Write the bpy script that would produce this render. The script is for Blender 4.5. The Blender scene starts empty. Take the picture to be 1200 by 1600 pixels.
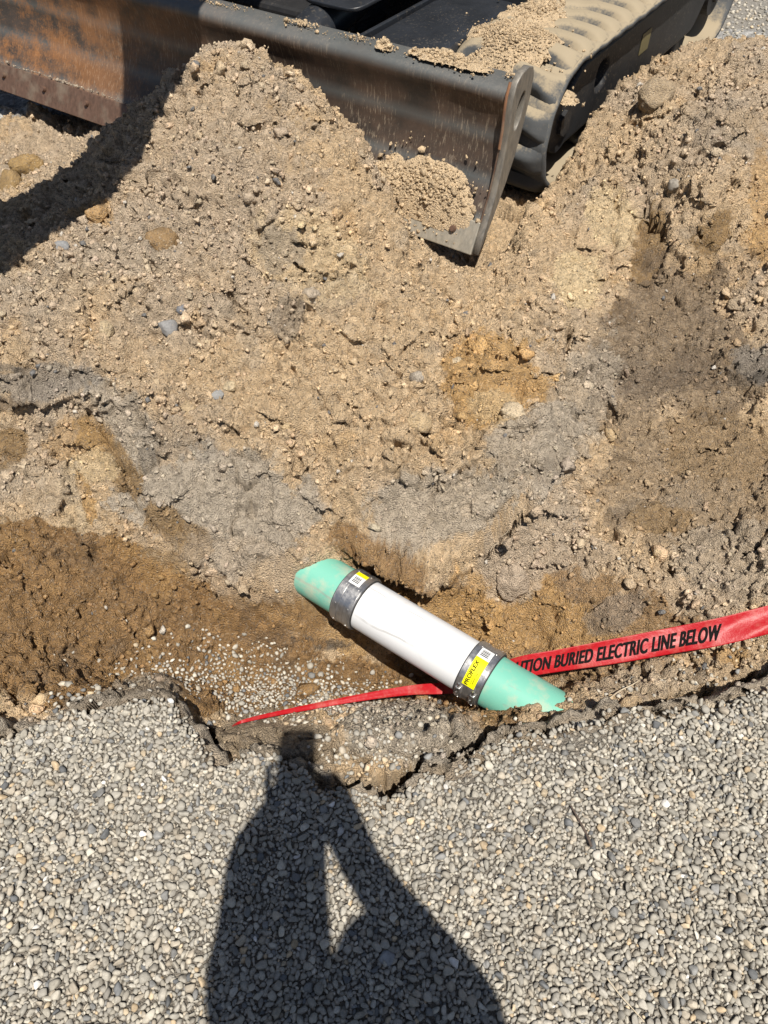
import bpy, bmesh, math, random
import numpy as np
from mathutils import Vector, Matrix, Euler

random.seed(7)
rng = np.random.default_rng(7)
S = bpy.context.scene
C = S.collection

# ------------------------------------------------------------------ camera, sky, sun, exposure
FPX, PITCH, CAMH = 1209.0, math.radians(50), 1.5
cd = bpy.data.cameras.new('camera')
cam = bpy.data.objects.new('camera', cd); C.objects.link(cam)
cam.location = (0, 0, CAMH); cam.rotation_euler = (math.radians(90) - PITCH, 0, 0)
cd.sensor_fit = 'VERTICAL'; cd.sensor_height = 24; cd.lens = 24 * FPX / 1600
cd.clip_start = 0.02; cd.clip_end = 2000
S.camera = cam
SUN_EL, SUN_AZ = 65.6, -12.7        # light travels towards azimuth SUN_AZ (deg from +Y, minus = left), down by SUN_EL
w = bpy.data.worlds.new('World'); S.world = w; w.use_nodes = True
nt = w.node_tree; bg = nt.nodes['Background']
sky = nt.nodes.new('ShaderNodeTexSky'); sky.sky_type = 'NISHITA'; sky.sun_disc = False
sky.sun_elevation = math.radians(SUN_EL); sky.sun_rotation = math.radians(180 + SUN_AZ)
nt.links.new(sky.outputs[0], bg.inputs[0]); bg.inputs[1].default_value = 0.05
ld = bpy.data.lights.new('sun', 'SUN'); ld.energy = 5.0; ld.angle = math.radians(0.53); ld.color = (1, 0.95, 0.87)
sun = bpy.data.objects.new('sun', ld); C.objects.link(sun)
el, az = math.radians(SUN_EL), math.radians(SUN_AZ)
sd = Vector((math.sin(az) * math.cos(el), math.cos(az) * math.cos(el), -math.sin(el)))
sun.rotation_euler = sd.to_track_quat('-Z', 'Y').to_euler(); sun.location = (1, -3, 8)
S.view_settings.view_transform = 'Standard'; S.view_settings.look = 'None'
S.view_settings.gamma = 1; S.view_settings.exposure = 0.40
S.view_settings.use_curve_mapping = False
S.render.engine = 'CYCLES'
S.cycles.max_bounces = 5; S.cycles.diffuse_bounces = 3

cp, sp_ = math.cos(PITCH), math.sin(PITCH)
def at(u, v, z):                     # the point of the place at height z seen at (u, v) of the photograph
    dy = 800 - v
    f = FPX * cp + dy * sp_; d = FPX * sp_ - dy * cp
    s = (CAMH - z) / d
    return ((u - 600) * s, f * s, z)
def seen(x, y, z):
    h = CAMH - z
    dep = y * cp + h * sp_; up = y * sp_ - h * cp
    dep = np.maximum(dep, 0.05)
    return 600 + x / dep * FPX, 800 - up / dep * FPX

# ------------------------------------------------------------------ numeric noise
def hsh(ix, iy, iz, seed):
    h = (ix.astype(np.uint32) * np.uint32(374761393) + iy.astype(np.uint32) * np.uint32(668265263)
         + iz.astype(np.uint32) * np.uint32(2246822519) + np.uint32(seed * 3266489917 & 0xffffffff))
    h ^= h >> np.uint32(15); h *= np.uint32(2246822519); h ^= h >> np.uint32(13)
    h *= np.uint32(3266489917); h ^= h >> np.uint32(16)
    return h
def h01(*a): return hsh(*a).astype(np.float32) * np.float32(1 / 4294967296.0)
def vn(x, y, z, f, seed=0):          # value noise -1..1
    x = x * f + 1000.3; y = y * f + 1000.7; z = z * f + 1000.1
    ix, iy, iz = [np.floor(a).astype(np.int64) for a in (x, y, z)]
    fx, fy, fz = x - ix, y - iy, z - iz
    fx, fy, fz = [t * t * (3 - 2 * t) for t in (fx, fy, fz)]
    r = 0
    for a in (0, 1):
        for b in (0, 1):
            for c in (0, 1):
                r = r + h01(ix + a, iy + b, iz + c, seed) * (fx if a else 1 - fx) * (fy if b else 1 - fy) * (fz if c else 1 - fz)
    return (r * 2 - 1).astype(np.float32)
def fbm(x, y, z, f, o=3, seed=0, g=0.5):
    r = 0; a = 1; t = 0
    for k in range(o):
        r = r + a * vn(x, y, z, f * 2.03 ** k, seed + k * 17); t += a; a *= g
    return r / t
def worley(x, y, z, f, seed=0):      # F1, F2, cell id value
    x = x * f + 500.3; y = y * f + 500.7; z = z * f + 500.1
    ix, iy, iz = [np.floor(a).astype(np.int64) for a in (x, y, z)]
    n = len(x); f1 = np.full(n, 9, np.float32); f2 = np.full(n, 9, np.float32); idv = np.zeros(n, np.float32)
    for a in (-1, 0, 1):
        for b in (-1, 0, 1):
            for c in (-1, 0, 1):
                jx, jy, jz = ix + a, iy + b, iz + c
                h = hsh(jx, jy, jz, seed)
                px = (h & np.uint32(1023)).astype(np.float32) / 1023; py = ((h >> np.uint32(10)) & np.uint32(1023)).astype(np.float32) / 1023
                pz = ((h >> np.uint32(20)) & np.uint32(1023)).astype(np.float32) / 1023
                d = (jx + px - x) ** 2 + (jy + py - y) ** 2 + (jz + pz - z) ** 2
                d = d.astype(np.float32)
                m = d < f1
                f2 = np.where(m, f1, np.minimum(f2, d)); idv = np.where(m, px, idv); f1 = np.where(m, d, f1)
    return np.sqrt(f1), np.sqrt(f2), idv
def sst(a, b, x):
    t = np.clip((x - a) / (b - a), 0, 1); return t * t * (3 - 2 * t)

# ------------------------------------------------------------------ mesh helpers
def tag(o, label=None, cat=None, group=None, kind=None):
    if label: o['label'] = label
    if cat: o['category'] = cat
    if group: o['group'] = group
    if kind: o['kind'] = kind
    return o
def link(name, me, mat=None, parent=None, smooth=True):
    o = bpy.data.objects.new(name, me); C.objects.link(o)
    if mat is not None:
        me.materials.clear(); me.materials.append(mat)
    if smooth: me.polygons.foreach_set('use_smooth', [True] * len(me.polygons))
    if parent is not None: o.parent = parent
    return o
def bobj(name, bm, mat=None, parent=None, smooth=False):
    bmesh.ops.recalc_face_normals(bm, faces=bm.faces[:])
    me = bpy.data.meshes.new(name); bm.to_mesh(me); bm.free()
    return link(name, me, mat, parent, smooth)
def empty(name, loc=(0, 0, 0), rz=0):
    o = bpy.data.objects.new(name, None); C.objects.link(o); o.location = loc; o.rotation_euler = (0, 0, rz)
    o.empty_display_size = 0.1
    return o
def np_mesh(name, V, F, col=None):
    me = bpy.data.meshes.new(name)
    n = F.shape[1]
    me.vertices.add(len(V)); me.vertices.foreach_set('co', np.ascontiguousarray(V, np.float32).ravel())
    me.loops.add(F.size); me.loops.foreach_set('vertex_index', np.ascontiguousarray(F, np.int32).ravel())
    me.polygons.add(len(F)); me.polygons.foreach_set('loop_start', np.arange(0, F.size, n, dtype=np.int32))
    me.update(calc_edges=True)
    if col is not None:
        a = me.color_attributes.new('Col', 'FLOAT_COLOR', 'POINT')
        c = np.ones((len(V), 4), np.float32); c[:, :3] = col; a.data.foreach_set('color', c.ravel())
    return me
def bm_box(bm, c, s, rot=None, bev=0.0, seg=2):
    r = bmesh.ops.create_cube(bm, size=1)
    M = Matrix.Translation(c) @ (rot.to_matrix().to_4x4() if rot else Matrix.Identity(4)) @ Matrix.Diagonal((*s, 1))
    bmesh.ops.transform(bm, matrix=M, verts=r['verts'])
    if bev > 0:
        es = list({e for v in r['verts'] for e in v.link_edges})
        bmesh.ops.bevel(bm, geom=es, offset=bev, segments=seg, affect='EDGES', profile=0.5)
def bm_cyl(bm, p, q, r, r2=None, n=24, cap=True):
    p, q = Vector(p), Vector(q); d = q - p
    res = bmesh.ops.create_cone(bm, cap_ends=cap, segments=n, radius1=r, radius2=r if r2 is None else r2, depth=d.length)
    M = Matrix.Translation((p + q) / 2) @ d.to_track_quat('Z', 'Y').to_matrix().to_4x4()
    bmesh.ops.transform(bm, matrix=M, verts=res['verts'])
    return res['verts']
def plate(name, pts, th, mat, parent, M, holes=(), bev=0.003, smooth=False):
    cu = bpy.data.curves.new('outline', 'CURVE'); cu.dimensions = '2D'; cu.fill_mode = 'BOTH'
    cu.extrude = th / 2 - bev; cu.bevel_depth = bev; cu.bevel_resolution = 1; cu.offset = -bev
    for ps in [pts] + list(holes):
        s = cu.splines.new('POLY'); s.points.add(len(ps) - 1); s.use_cyclic_u = True
        for k, p in enumerate(ps): s.points[k].co = (p[0], p[1], 0, 1)
    t = bpy.data.objects.new('outline', cu); C.objects.link(t)
    dg = bpy.context.evaluated_depsgraph_get()
    me = bpy.data.meshes.new_from_object(t.evaluated_get(dg)); me.name = name
    bpy.data.objects.remove(t); bpy.data.curves.remove(cu)
    me.transform(M)
    return link(name, me, mat, parent, smooth)
def rounded(pts, r, n=5):
    out = []; N = len(pts)
    for i in range(N):
        p0, p, p1 = Vector(pts[i - 1]), Vector(pts[i]), Vector(pts[(i + 1) % N])
        a = (p0 - p); b = (p1 - p); q = min(r, a.length * .45, b.length * .45)
        s, e = p + a.normalized() * q, p + b.normalized() * q
        for k in range(n + 1):
            t = k / n; out.append(tuple((1 - t) ** 2 * s + 2 * t * (1 - t) * p + t * t * e))
    return out

# ------------------------------------------------------------------ materials
def newmat(name):
    m = bpy.data.materials.new(name); m.use_nodes = True
    n = m.node_tree; return m, n.nodes, n.links, n.nodes['Principled BSDF']
def N(nodes, t, **k):
    n = nodes.new(t)
    for a, b in k.items(): setattr(n, a, b)
    return n
def noise(nodes, links, vec, scale, detail=4, rough=.55):
    n = nodes.new('ShaderNodeTexNoise'); n.inputs['Scale'].default_value = scale
    n.inputs['Detail'].default_value = detail; n.inputs['Roughness'].default_value = rough
    if vec is not None: links.new(vec, n.inputs['Vector'])
    return n.outputs['Fac']
def ramp(nodes, links, fac, stops):
    r = nodes.new('ShaderNodeValToRGB'); links.new(fac, r.inputs[0])
    e = r.color_ramp.elements
    while len(e) > 1: e.remove(e[0])
    e[0].position = stops[0][0]; c = stops[0][1]; e[0].color = (c, c, c, 1) if not isinstance(c, tuple) else (*c, 1)
    for p, c in stops[1:]:
        x = e.new(p); x.color = (c, c, c, 1) if not isinstance(c, tuple) else (*c, 1)
    return r.outputs[0]
def mix(nodes, links, fac, a, b, mode='MIX'):
    m = nodes.new('ShaderNodeMix'); m.data_type = 'RGBA'; m.blend_type = mode
    for s, v in ((m.inputs[0], fac), (m.inputs[6], a), (m.inputs[7], b)):
        if isinstance(v, (int, float)): s.default_value = v
        elif isinstance(v, tuple): s.default_value = (*v, 1)
        else: links.new(v, s)
    return m.outputs[2]
def mth(nodes, links, op, a, b=0.0):
    m = nodes.new('ShaderNodeMath'); m.operation = op
    for s, v in ((m.inputs[0], a), (m.inputs[1], b)):
        if isinstance(v, (int, float)): s.default_value = v
        else: links.new(v, s)
    return m.outputs[0]
def bump(nodes, links, b, h, strength, dist):
    k = nodes.new('ShaderNodeBump'); k.inputs['Strength'].default_value = strength; k.inputs['Distance'].default_value = dist
    links.new(h, k.inputs['Height']); links.new(k.outputs[0], b.inputs['Normal'])

def soil_material(name, grain=1.0):
    m, n, l, b = newmat(name)
    at_ = N(n, 'ShaderNodeAttribute', attribute_name='Col')
    g = N(n, 'ShaderNodeNewGeometry').outputs['Position']
    f1 = noise(n, l, g, 300, 4, .75)
    f2 = noise(n, l, g, 60, 4, .6)
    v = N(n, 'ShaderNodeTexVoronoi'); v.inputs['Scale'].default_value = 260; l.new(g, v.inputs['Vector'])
    c = mix(n, l, 1.0, at_.outputs['Color'], ramp(n, l, f1, [(.28, .5), (.42, 1.02), (.58, 1.25), (.78, 1.5)]), 'MULTIPLY')  # grain mottling, its dark end deepened to pass for micro-shadow
    c = mix(n, l, 1.0, c, ramp(n, l, f2, [(.3, .82), (.7, 1.14)]), 'MULTIPLY')
    sel = ramp(n, l, N(n, 'ShaderNodeSeparateColor').outputs[0], [(0, 0), (1, 1)])
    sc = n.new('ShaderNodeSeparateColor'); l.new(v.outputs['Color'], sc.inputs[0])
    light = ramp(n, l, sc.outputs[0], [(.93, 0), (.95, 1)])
    dark = ramp(n, l, sc.outputs[1], [(.86, 0), (.88, 1)])  # dark grains whose colour also stands in for tiny shadows between crumbs
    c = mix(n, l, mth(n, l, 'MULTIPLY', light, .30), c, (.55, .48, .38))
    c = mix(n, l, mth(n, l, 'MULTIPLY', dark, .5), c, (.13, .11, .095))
    l.new(c, b.inputs['Base Color']); b.inputs['Roughness'].default_value = .95
    b.inputs['Specular IOR Level'].default_value = .15
    h = mth(n, l, 'ADD', f1, mth(n, l, 'MULTIPLY', v.outputs['Distance'], -.9))
    bump(n, l, b, h, 1.0 * grain, .008)
    return m
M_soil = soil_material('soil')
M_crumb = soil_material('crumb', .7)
def pebble_material():
    m, n, l, b = newmat('pebble')
    a = N(n, 'ShaderNodeAttribute', attribute_name='Col')
    g = N(n, 'ShaderNodeNewGeometry').outputs['Position']
    f = noise(n, l, g, 150, 4, .65); f2 = noise(n, l, g, 900, 2, .6)
    c = mix(n, l, 1.0, a.outputs['Color'], ramp(n, l, f, [(.3, .78), (.7, 1.18)]), 'MULTIPLY')
    c = mix(n, l, 1.0, c, ramp(n, l, f2, [(.3, .85), (.7, 1.12)]), 'MULTIPLY')
    l.new(c, b.inputs['Base Color']); b.inputs['Roughness'].default_value = .8
    b.inputs['Specular IOR Level'].default_value = .3
    bump(n, l, b, f2, .35, .001)
    return m
M_peb = pebble_material()

# ------------------------------------------------------------------ the excavator's frame (used by the ground too)
OX, OY = .308, 2.30
RX, RY = .832, -.555                 # to the machine's right
BX, BY = .555, .832                  # to its back
def mloc(x, y): return (x - OX) * RX + (y - OY) * RY, (x - OX) * BX + (y - OY) * BY

# ------------------------------------------------------------------ ground relief
ctrl = []
for t in """0 1130 -.06|60 1100 -.08|130 1078 -.10|230 1066 -.05|300 1100 -.21|345 1140 -.20|395 1140 -.20|450 1175 -.10|520 1203 -.05|450 1135 -.27|
590 1195 -.045|560 1205 -.05|640 1165 -.05|590 1150 -.06|680 1145 -.09|560 1125 -.15|650 1118 -.26|720 1108 -.36|560 1110 -.33|690 1125 -.20|
760 1135 -.10|800 1128 -.15|850 1108 -.12|905 1085 -.10|960 1080 -.15|1000 1065 -.17|1080 1062 -.16|1150 1040 -.14|1195 1030 -.11|1290 1010 -.08|
200 1080 -.26|300 1055 -.35|400 1090 -.38|500 1095 -.40|300 1000 -.33|400 1010 -.41|500 1030 -.46|700 1085 -.50|620 1010 -.44|560 1000 -.45|600 1045 -.52|660 1078 -.52|800 1090 -.46|860 1085 -.34|880 1078 -.20|890 1088 -.11|
0 1060 -.12|0 950 -.09|0 860 -.05|100 860 -.09|100 950 -.15|100 1050 -.18|200 900 -.18|200 1000 -.25|300 940 -.27|-100 950 -.08|-150 1100 -.06|
430 955 -.29|458 928 -.24|420 905 -.19|400 885 -.14|500 864 -.115|482 867 -.115|464 870 -.115|448 877 -.12|425 880 -.14|470 858 -.13|500 975 -.36|480 1000 -.40|
560 885 -.20|620 912 -.25|690 940 -.29|780 1000 -.36|740 950 -.31|800 940 -.29|880 950 -.25|900 1020 -.30|950 1000 -.24|1050 1020 -.21|1000 940 -.17|1150 985 -.12|1200 950 -.07|1300 940 -.03|
450 868 -.12|500 852 -.12|560 825 -.10|640 858 -.16|700 885 -.18|750 850 -.13|640 780 -.03|500 800 -.05|400 830 -.09|300 850 -.12|350 740 .01|250 700 .04|200 780 -.04|280 800 -.05|
0 640 .02|60 700 -.01|0 760 -.02|100 770 -.04|150 690 -.01|210 740 -.03|0 600 .13|100 600 .13|150 625 .09|200 650 .07|
400 650 .08|600 700 .05|800 720 .01|870 700 .0|0 500 .19|200 500 .2|400 500 .21|600 500 .19|800 550 .12|880 600 .06|0 400 .21|200 400 .27|400 400 .29|600 420 .22|690 470 .09|800 470 .13|
300 300 .36|450 300 .36|560 300 .30|620 340 .24|300 200 .42|450 200 .43|530 240 .36|330 85 .51|390 88 .51|300 120 .47|460 140 .46|
150 250 .17|200 190 .29|240 150 .34|110 262 .06|60 292 .06|60 345 .16|150 325 .25|0 200 -.09|50 250 -.06|0 300 .02|0 350 .16|100 218 -.08|-100 300 .02|-100 450 .12|-150 700 .0|
690 408 -.05|740 422 -.07|715 436 -.05|655 395 .04|620 385 .13|800 400 .07|790 330 .07|850 300 .08|880 350 .09|900 440 .11|900 520 .07|900 215 .18|950 152 .26|
1110 72 .36|1190 85 .41|1300 90 .40|1100 200 .35|1000 200 .27|1190 250 .3|1100 340 .22|1190 400 .19|1000 300 .17|950 350 .12|990 430 .05|1100 450 .10|1190 550 .05|1000 550 -.0|1300 400 .2|
1100 650 -.04|1190 700 -.03|950 650 -.04|1000 750 -.09|1100 800 -.09|1190 850 -.06|900 800 -.12|850 890 -.21|920 720 -.04|860 790 -.07|820 850 -.14|1300 700 0""".replace('\n', '').split('|'):
    u, v, z = [float(q) for q in t.split()]
    ctrl.append(at(u, v, z))
for x, y, z in [(1.5, 3.9, .1), (1.2, 4.0, .02), (2.2, 3.9, .0), (2.2, 3.2, .2), (2.6, 2.5, .08), (2.5, 1.5, .0), (3.2, 2.5, 0), (3.2, 4, 0), (1.6, 4.6, 0), (2.2, 4.6, 0),
                (0, 5, 0), (-3, 5, 0), (-3, 3.4, 0), (-3, 2, 0), (-2.6, 1.2, 0), (-2.6, .4, 0), (2.6, .4, 0), (0, 6.5, 0), (4, 6.5, 0), (-4, 6.5, 0), (-1.6, 4.2, 0), (-1.6, 3.7, -.01), (0, -.5, 0), (-2, -.5, 0), (2, -.5, 0),
                (-1.9, 2.9, .02), (-2.2, 2.5, .04)]:
    ctrl.append((x, y, z))
for l_, b_ in [(-.3, .6), (-.3, 1.2), (-.3, 2.0), (-1.3, .5), (-1.3, 1.4), (-2.2, .5), (-2.2, 1.4)]:
    ctrl.append((OX + l_ * RX + b_ * BX, OY + l_ * RY + b_ * BY, .02))
ctrl = np.array(ctrl)
def rbf_fit(P, c=.035):
    d = np.sqrt(((P[:, None, :2] - P[None, :, :2]) ** 2).sum(-1) + c * c)
    n = len(P); A = np.zeros((n + 1, n + 1)); A[:n, :n] = d - np.eye(n) * 0.004; A[:n, n] = 1; A[n, :n] = 1
    return np.linalg.solve(A, np.append(P[:, 2], 0))
W = rbf_fit(ctrl)
def rbf_eval(x, y, c=.035):
    out = np.full(x.shape, W[-1], np.float64)
    for k in range(len(ctrl)):
        out += W[k] * np.sqrt((x - ctrl[k, 0]) ** 2 + (y - ctrl[k, 1]) ** 2 + c * c)
    return out
EDGE = np.array([at(u, v, 0)[:2] for u, v in [(-700, 1190), (-200, 1150), (-60, 1142), (0, 1137), (60, 1120), (120, 1098), (180, 1082), (230, 1072), (262, 1083), (288, 1112), (315, 1147), (333, 1174), (352, 1184),
        (385, 1166), (425, 1160), (460, 1177), (500, 1207), (540, 1222), (600, 1232), (645, 1213), (668, 1186), (700, 1192), (740, 1165), (790, 1140), (850, 1126), (920, 1108), (1000, 1100), (1080, 1092), (1130, 1077), (1200, 1050), (1300, 1020), (1900, 1000)]])
def polydist(x, y, pl):
    best = np.full(x.shape, 9.0); par = np.zeros(x.shape)
    tot = sum(math.dist(a, b) for a, b in zip(pl, pl[1:])); acc = 0
    for a, b in zip(pl, pl[1:]):
        dx, dy = b[0] - a[0], b[1] - a[1]; L2 = dx * dx + dy * dy + 1e-12
        t = np.clip(((x - a[0]) * dx + (y - a[1]) * dy) / L2, 0, 1)
        d = np.hypot(x - a[0] - t * dx, y - a[1] - t * dy)
        m = d < best; best = np.where(m, d, best); par = np.where(m, (acc + t * math.sqrt(L2)) / tot, par); acc += math.sqrt(L2)
    return best, par
# cracks and undercuts: pixel polyline, height of the surface there, width, depth
CRACKS = [
          ([(525, 1219), (560, 1222), (600, 1225), (635, 1207), (660, 1180)], -.04, .022, .19),
          ([(700, 1186), (740, 1158), (790, 1131), (850, 1110)], -.07, .022, .18),
          ([(950, 1100), (1010, 1098), (1080, 1085), (1130, 1068), (1190, 1040)], -.08, .024, .17),
          ([(1000, 1062), (1040, 1053)], -.17, .014, .1), ([(1060, 1078), (1090, 1072), (1120, 1070)], -.15, .016, .1),
          ([(266, 1090), (298, 1105), (322, 1132), (334, 1165)], -.08, .018, .13), ([(125, 605), (140, 640), (190, 690)], .07, .008, .035), ([(195, 731), (225, 735), (252, 722)], .02, .012, .06),
          ([(215, 630), (240, 690), (280, 700), (300, 690)], .03, .006, .03), ([(240, 690), (275, 695), (300, 690), (330, 680)], .04, .007, .03),
          ([(370, 752), (400, 750)], .01, .010, .05), ([(455, 710), (462, 716), (470, 700)], .03, .014, .05), ([(500, 640), (515, 632)], .08, .016, .05),
          ([(885, 480), (888, 520), (884, 560)], .08, .011, .07), ([(862, 600), (885, 585), (920, 570)], .05, .009, .04), ([(750, 620), (748, 660)], .06, .009, .04),
          ([(715, 575), (712, 560)], .1, .01, .04), ([(770, 668), (815, 672), (850, 660)], .03, .006, .03), ([(818, 780), (790, 815), (760, 850), (752, 870)], -.06, .013, .06),
          ([(955, 620), (958, 655)], .02, .014, .08), ([(960, 590), (975, 600)], .03, .010, .05), ([(925, 680), (940, 672)], -.02, .012, .04), ([(860, 935), (872, 950), (872, 975)], -.24, .007, .04),
          ([(743, 930), (750, 950), (752, 965)], -.33, .007, .04), ([(918, 960), (945, 942)], -.2, .005, .03), ([(355, 455), (375, 440)], .24, .014, .05), ([(515, 420), (522, 450)], .22, .012, .05),
          ([(290, 360), (308, 365)], .3, .014, .045), ([(405, 130), (412, 145)], .47, .012, .03), ([(365, 195), (350, 190)], .43, .018, .03), ([(1010, 300), (1030, 340), (1045, 390)], .13, .016, .05),
          ([(1000, 210), (1003, 180)], .28, .014, .05), ([(1170, 390), (1175, 400)], .18, .012, .05), ([(1095, 425), (1120, 460)], .1, .01, .04), ([(955, 365), (960, 385)], .13, .012, .05),
          ([(0, 860), (5, 875)], -.05, .01, .04), ([(24, 1024), (35, 1022)], -.12, .018, .07), ([(100, 957), (103, 960)], -.15, .012, .05), ([(305, 965), (307, 980)], -.28, .008, .05),
          ([(0, 1060), (30, 1090), (38, 1110)], -.1, .012, .04), ([(25, 1000), (70, 995), (90, 1020)], -.14, .006, .02), ([(460, 935), (485, 968), (505, 975), (518, 965)], -.34, .008, .03),
          ([(150, 660), (200, 740), (212, 765)], 0, .012, .03), ([(205, 790), (260, 830), (330, 870)], -.07, .008, .025)]

_r = random.Random(5)
for _k in range(120):
    cu_, cv_ = _r.uniform(0, 1200), _r.uniform(150, 880)
    if (cu_ < 880 and cv_ < 380 and cu_ > 520) or cv_ < 110: continue
    an = _r.choice([0, 0, 1]) * math.pi / 2 + _r.uniform(-.7, .7); ln = _r.uniform(6, 26)
    CRACKS.append(([(cu_ - ln * math.cos(an), cv_ - ln * math.sin(an)), (cu_ + _r.uniform(-4, 4), cv_ + _r.uniform(-5, 5)), (cu_ + ln * math.cos(an), cv_ + ln * math.sin(an))], .1, _r.uniform(.005, .012), _r.uniform(.025, .05)))

# structured grid: rows in Y, fanning columns
ys = [np.linspace(-40, -3, 20)[:-1], np.linspace(-3, -.2, 40)[:-1], np.arange(-.2, .5, .016), np.arange(.5, 3.12, .0040), np.arange(3.12, 4.3, .012)]
y0 = ys[-1][-1]; ys.append(y0 + .012 * (np.power(1.08, np.arange(1, 130)) - 1) / .08)
YR = np.concatenate(ys); YR = YR[(YR < 400)]
core = np.linspace(-1.05, 1.05, 540)
o_ = 1.05 + .0040 * (np.power(1.25, np.arange(1, 42)) - 1) / .25
XS = np.concatenate([-o_[::-1], core, o_])
def halfw(Y): return .75 + .34 * np.maximum(Y, 0)
GY, GS = np.meshgrid(YR, XS, indexing='ij')
GX = GS * halfw(GY)
nr, nc = GX.shape
X = GX.ravel(); Y = GY.ravel()
far = (np.abs(GS.ravel()) > 3) | (Y > 6) | (Y < -1)
T = np.zeros(X.shape); nf = ~far
T[nf] = rbf_eval(X[nf], Y[nf])
fade = (1 - sst(2.0, 3.0, np.abs(GS.ravel()))) * (1 - sst(4.8, 6, Y)) * sst(-1, -.4, Y)
T *= fade
wob = fbm(X, Y, X * 0, 9, 3, 5) * .016 + vn(X, Y, X * 0, 30, 9) * .010 + vn(X, Y, X * 0, 70, 8) * .004
d = Y - np.interp(X, EDGE[:, 0], EDGE[:, 1]) + wob
ledge = sst(.0, .03, d)
Z = T * ledge + (1 - ledge) * (fbm(X, Y, X * 0, 3, 2, 3) * .006)
lump = np.zeros(len(X)); _m = (np.abs(GS.ravel()) < 2) & (Y > .3) & (Y < 4.5)
lump[_m] = (1 - np.abs(fbm(X[_m], Y[_m], X[_m] * 0, 6.5, 4, 78))) * .062 - .046 + vn(X[_m], Y[_m], X[_m] * 0, 13, 79) * .008
for hu, hv, hr, hd in [(432, 395, 50, .055), (400, 190, 36, .05), (345, 345, 20, .03), (225, 345, 18, .025), (505, 415, 30, .04), (360, 455, 18, .03), (1020, 330, 30, .04), (1000, 190, 22, .03), (790, 610, 55, .03), (80, 660, 40, .03), (950, 640, 26, .035), (1150, 480, 40, .03), (610, 500, 30, .025),
                       (300, 280, 45, -.03), (560, 480, 50, -.03), (200, 450, 55, -.03), (650, 560, 35, -.03), (480, 620, 45, -.03), (1110, 300, 40, -.035), (860, 500, 30, -.03), (520, 330, 30, -.03), (120, 520, 40, -.025), (830, 690, 40, -.03)]:
    zz_ = .1
    for _ in range(10):
        q_ = at(hu, hv, zz_); zz_ = .5 * zz_ + .5 * float(rbf_eval(np.array([q_[0]]), np.array([q_[1]]))[0])
    rr_ = hr / FPX * (q_[1] * cp + (CAMH - zz_) * sp_)
    m = (np.abs(X - q_[0]) < rr_ * 3) & (np.abs(Y - q_[1]) < rr_ * 3)
    rad_ = np.hypot(X[m] - q_[0], (Y[m] - q_[1])) / rr_ + .5 * fbm(X[m], Y[m], X[m] * 0, 16, 3, 91)
    Z[m] -= hd * (1 - sst(.5, 1.5, rad_)) if hd > 0 else hd * (1 - sst(.3, 1.8, rad_))
Z += lump * ledge * fade
# slumped, broken blocks along the lip
_m = (np.abs(d) < .16) & (np.abs(GS.ravel()) < 2)
b1, b2, bi = worley(X[_m] + .02 * vn(X[_m], Y[_m], X[_m] * 0, 30, 12), Y[_m], X[_m] * 0, 15, 19)
Z[_m] += ((bi - .75) * .055 - (1 - sst(0, .10, b2 - b1)) * .035) * sst(-.045, -.005, d[_m]) * (1 - sst(.06, .14, d[_m]))
ml, mb = mloc(X, Y)
under = sst(.10, .125, mb) * sst(-2.80, -2.76, ml) * (1 - sst(.0, .02, ml)) * (1 - sst(3, 3.2, mb))
ucl = np.where(mb < .45, -.05, .02) - .045 * sst(-1.2, -1.9, ml)
Z = Z * (1 - under) + np.minimum(Z, ucl) * under
for pl, pz, wd, dp in CRACKS:
    P = []
    for u, v in pl:
        zz_ = pz
        for _ in range(12):
            q_ = at(u, v, zz_); zz_ = .5 * zz_ + .5 * (pz if pz in (-.04, -.07, -.08) else float(rbf_eval(np.array([q_[0]]), np.array([q_[1]]))[0]))
        P.append(at(u, v, zz_)[:2])
    xs, ysn = [p[0] for p in P], [p[1] for p in P]
    m = (X > min(xs) - .06) & (X < max(xs) + .06) & (Y > min(ysn) - .06) & (Y < max(ysn) + .06)
    if not m.any(): continue
    xx, yy = X[m], Y[m]
    wx = vn(xx, yy, xx * 0, 45, 31) * .007; wy = vn(xx, yy, xx * 0, 45, 32) * .007
    dd, par = polydist(xx + wx, yy + wy, P)
    wloc = wd * (.35 + .65 * np.sin(np.clip(par, .03, .97) * math.pi)) * (1 + .5 * vn(xx, yy, xx * 0, 60, 33))
    Z[m] -= dp * (1 - sst(.55, 1.15, dd / np.maximum(wloc, .001)))
Zb = Z.copy()
# pixel position of every ground point, only to place stains and textures where they lie
U, V = seen(X, Y, Zb)
def blob(cx, cy, rx, ry, rot=0, soft=.35, seed=0, jag=.35):
    soft *= .45; jag *= 1.25
    c, s = math.cos(math.radians(rot)), math.sin(math.radians(rot))
    du, dv = U - cx, V - cy
    a = (du * c + dv * s) / rx; b = (-du * s + dv * c) / ry
    m = (np.abs(a) < 2.2) & (np.abs(b) < 2.2) & (Y > -.3) & (Y < 5)
    out = np.zeros(len(X), np.float32)
    r = np.sqrt(a[m] ** 2 + b[m] ** 2) + jag * fbm(X[m], Y[m], Zb[m], 13, 5, 900 + seed, .62)
    out[m] = 1 - sst(1 - soft, 1 + soft, r)
    return out
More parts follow.
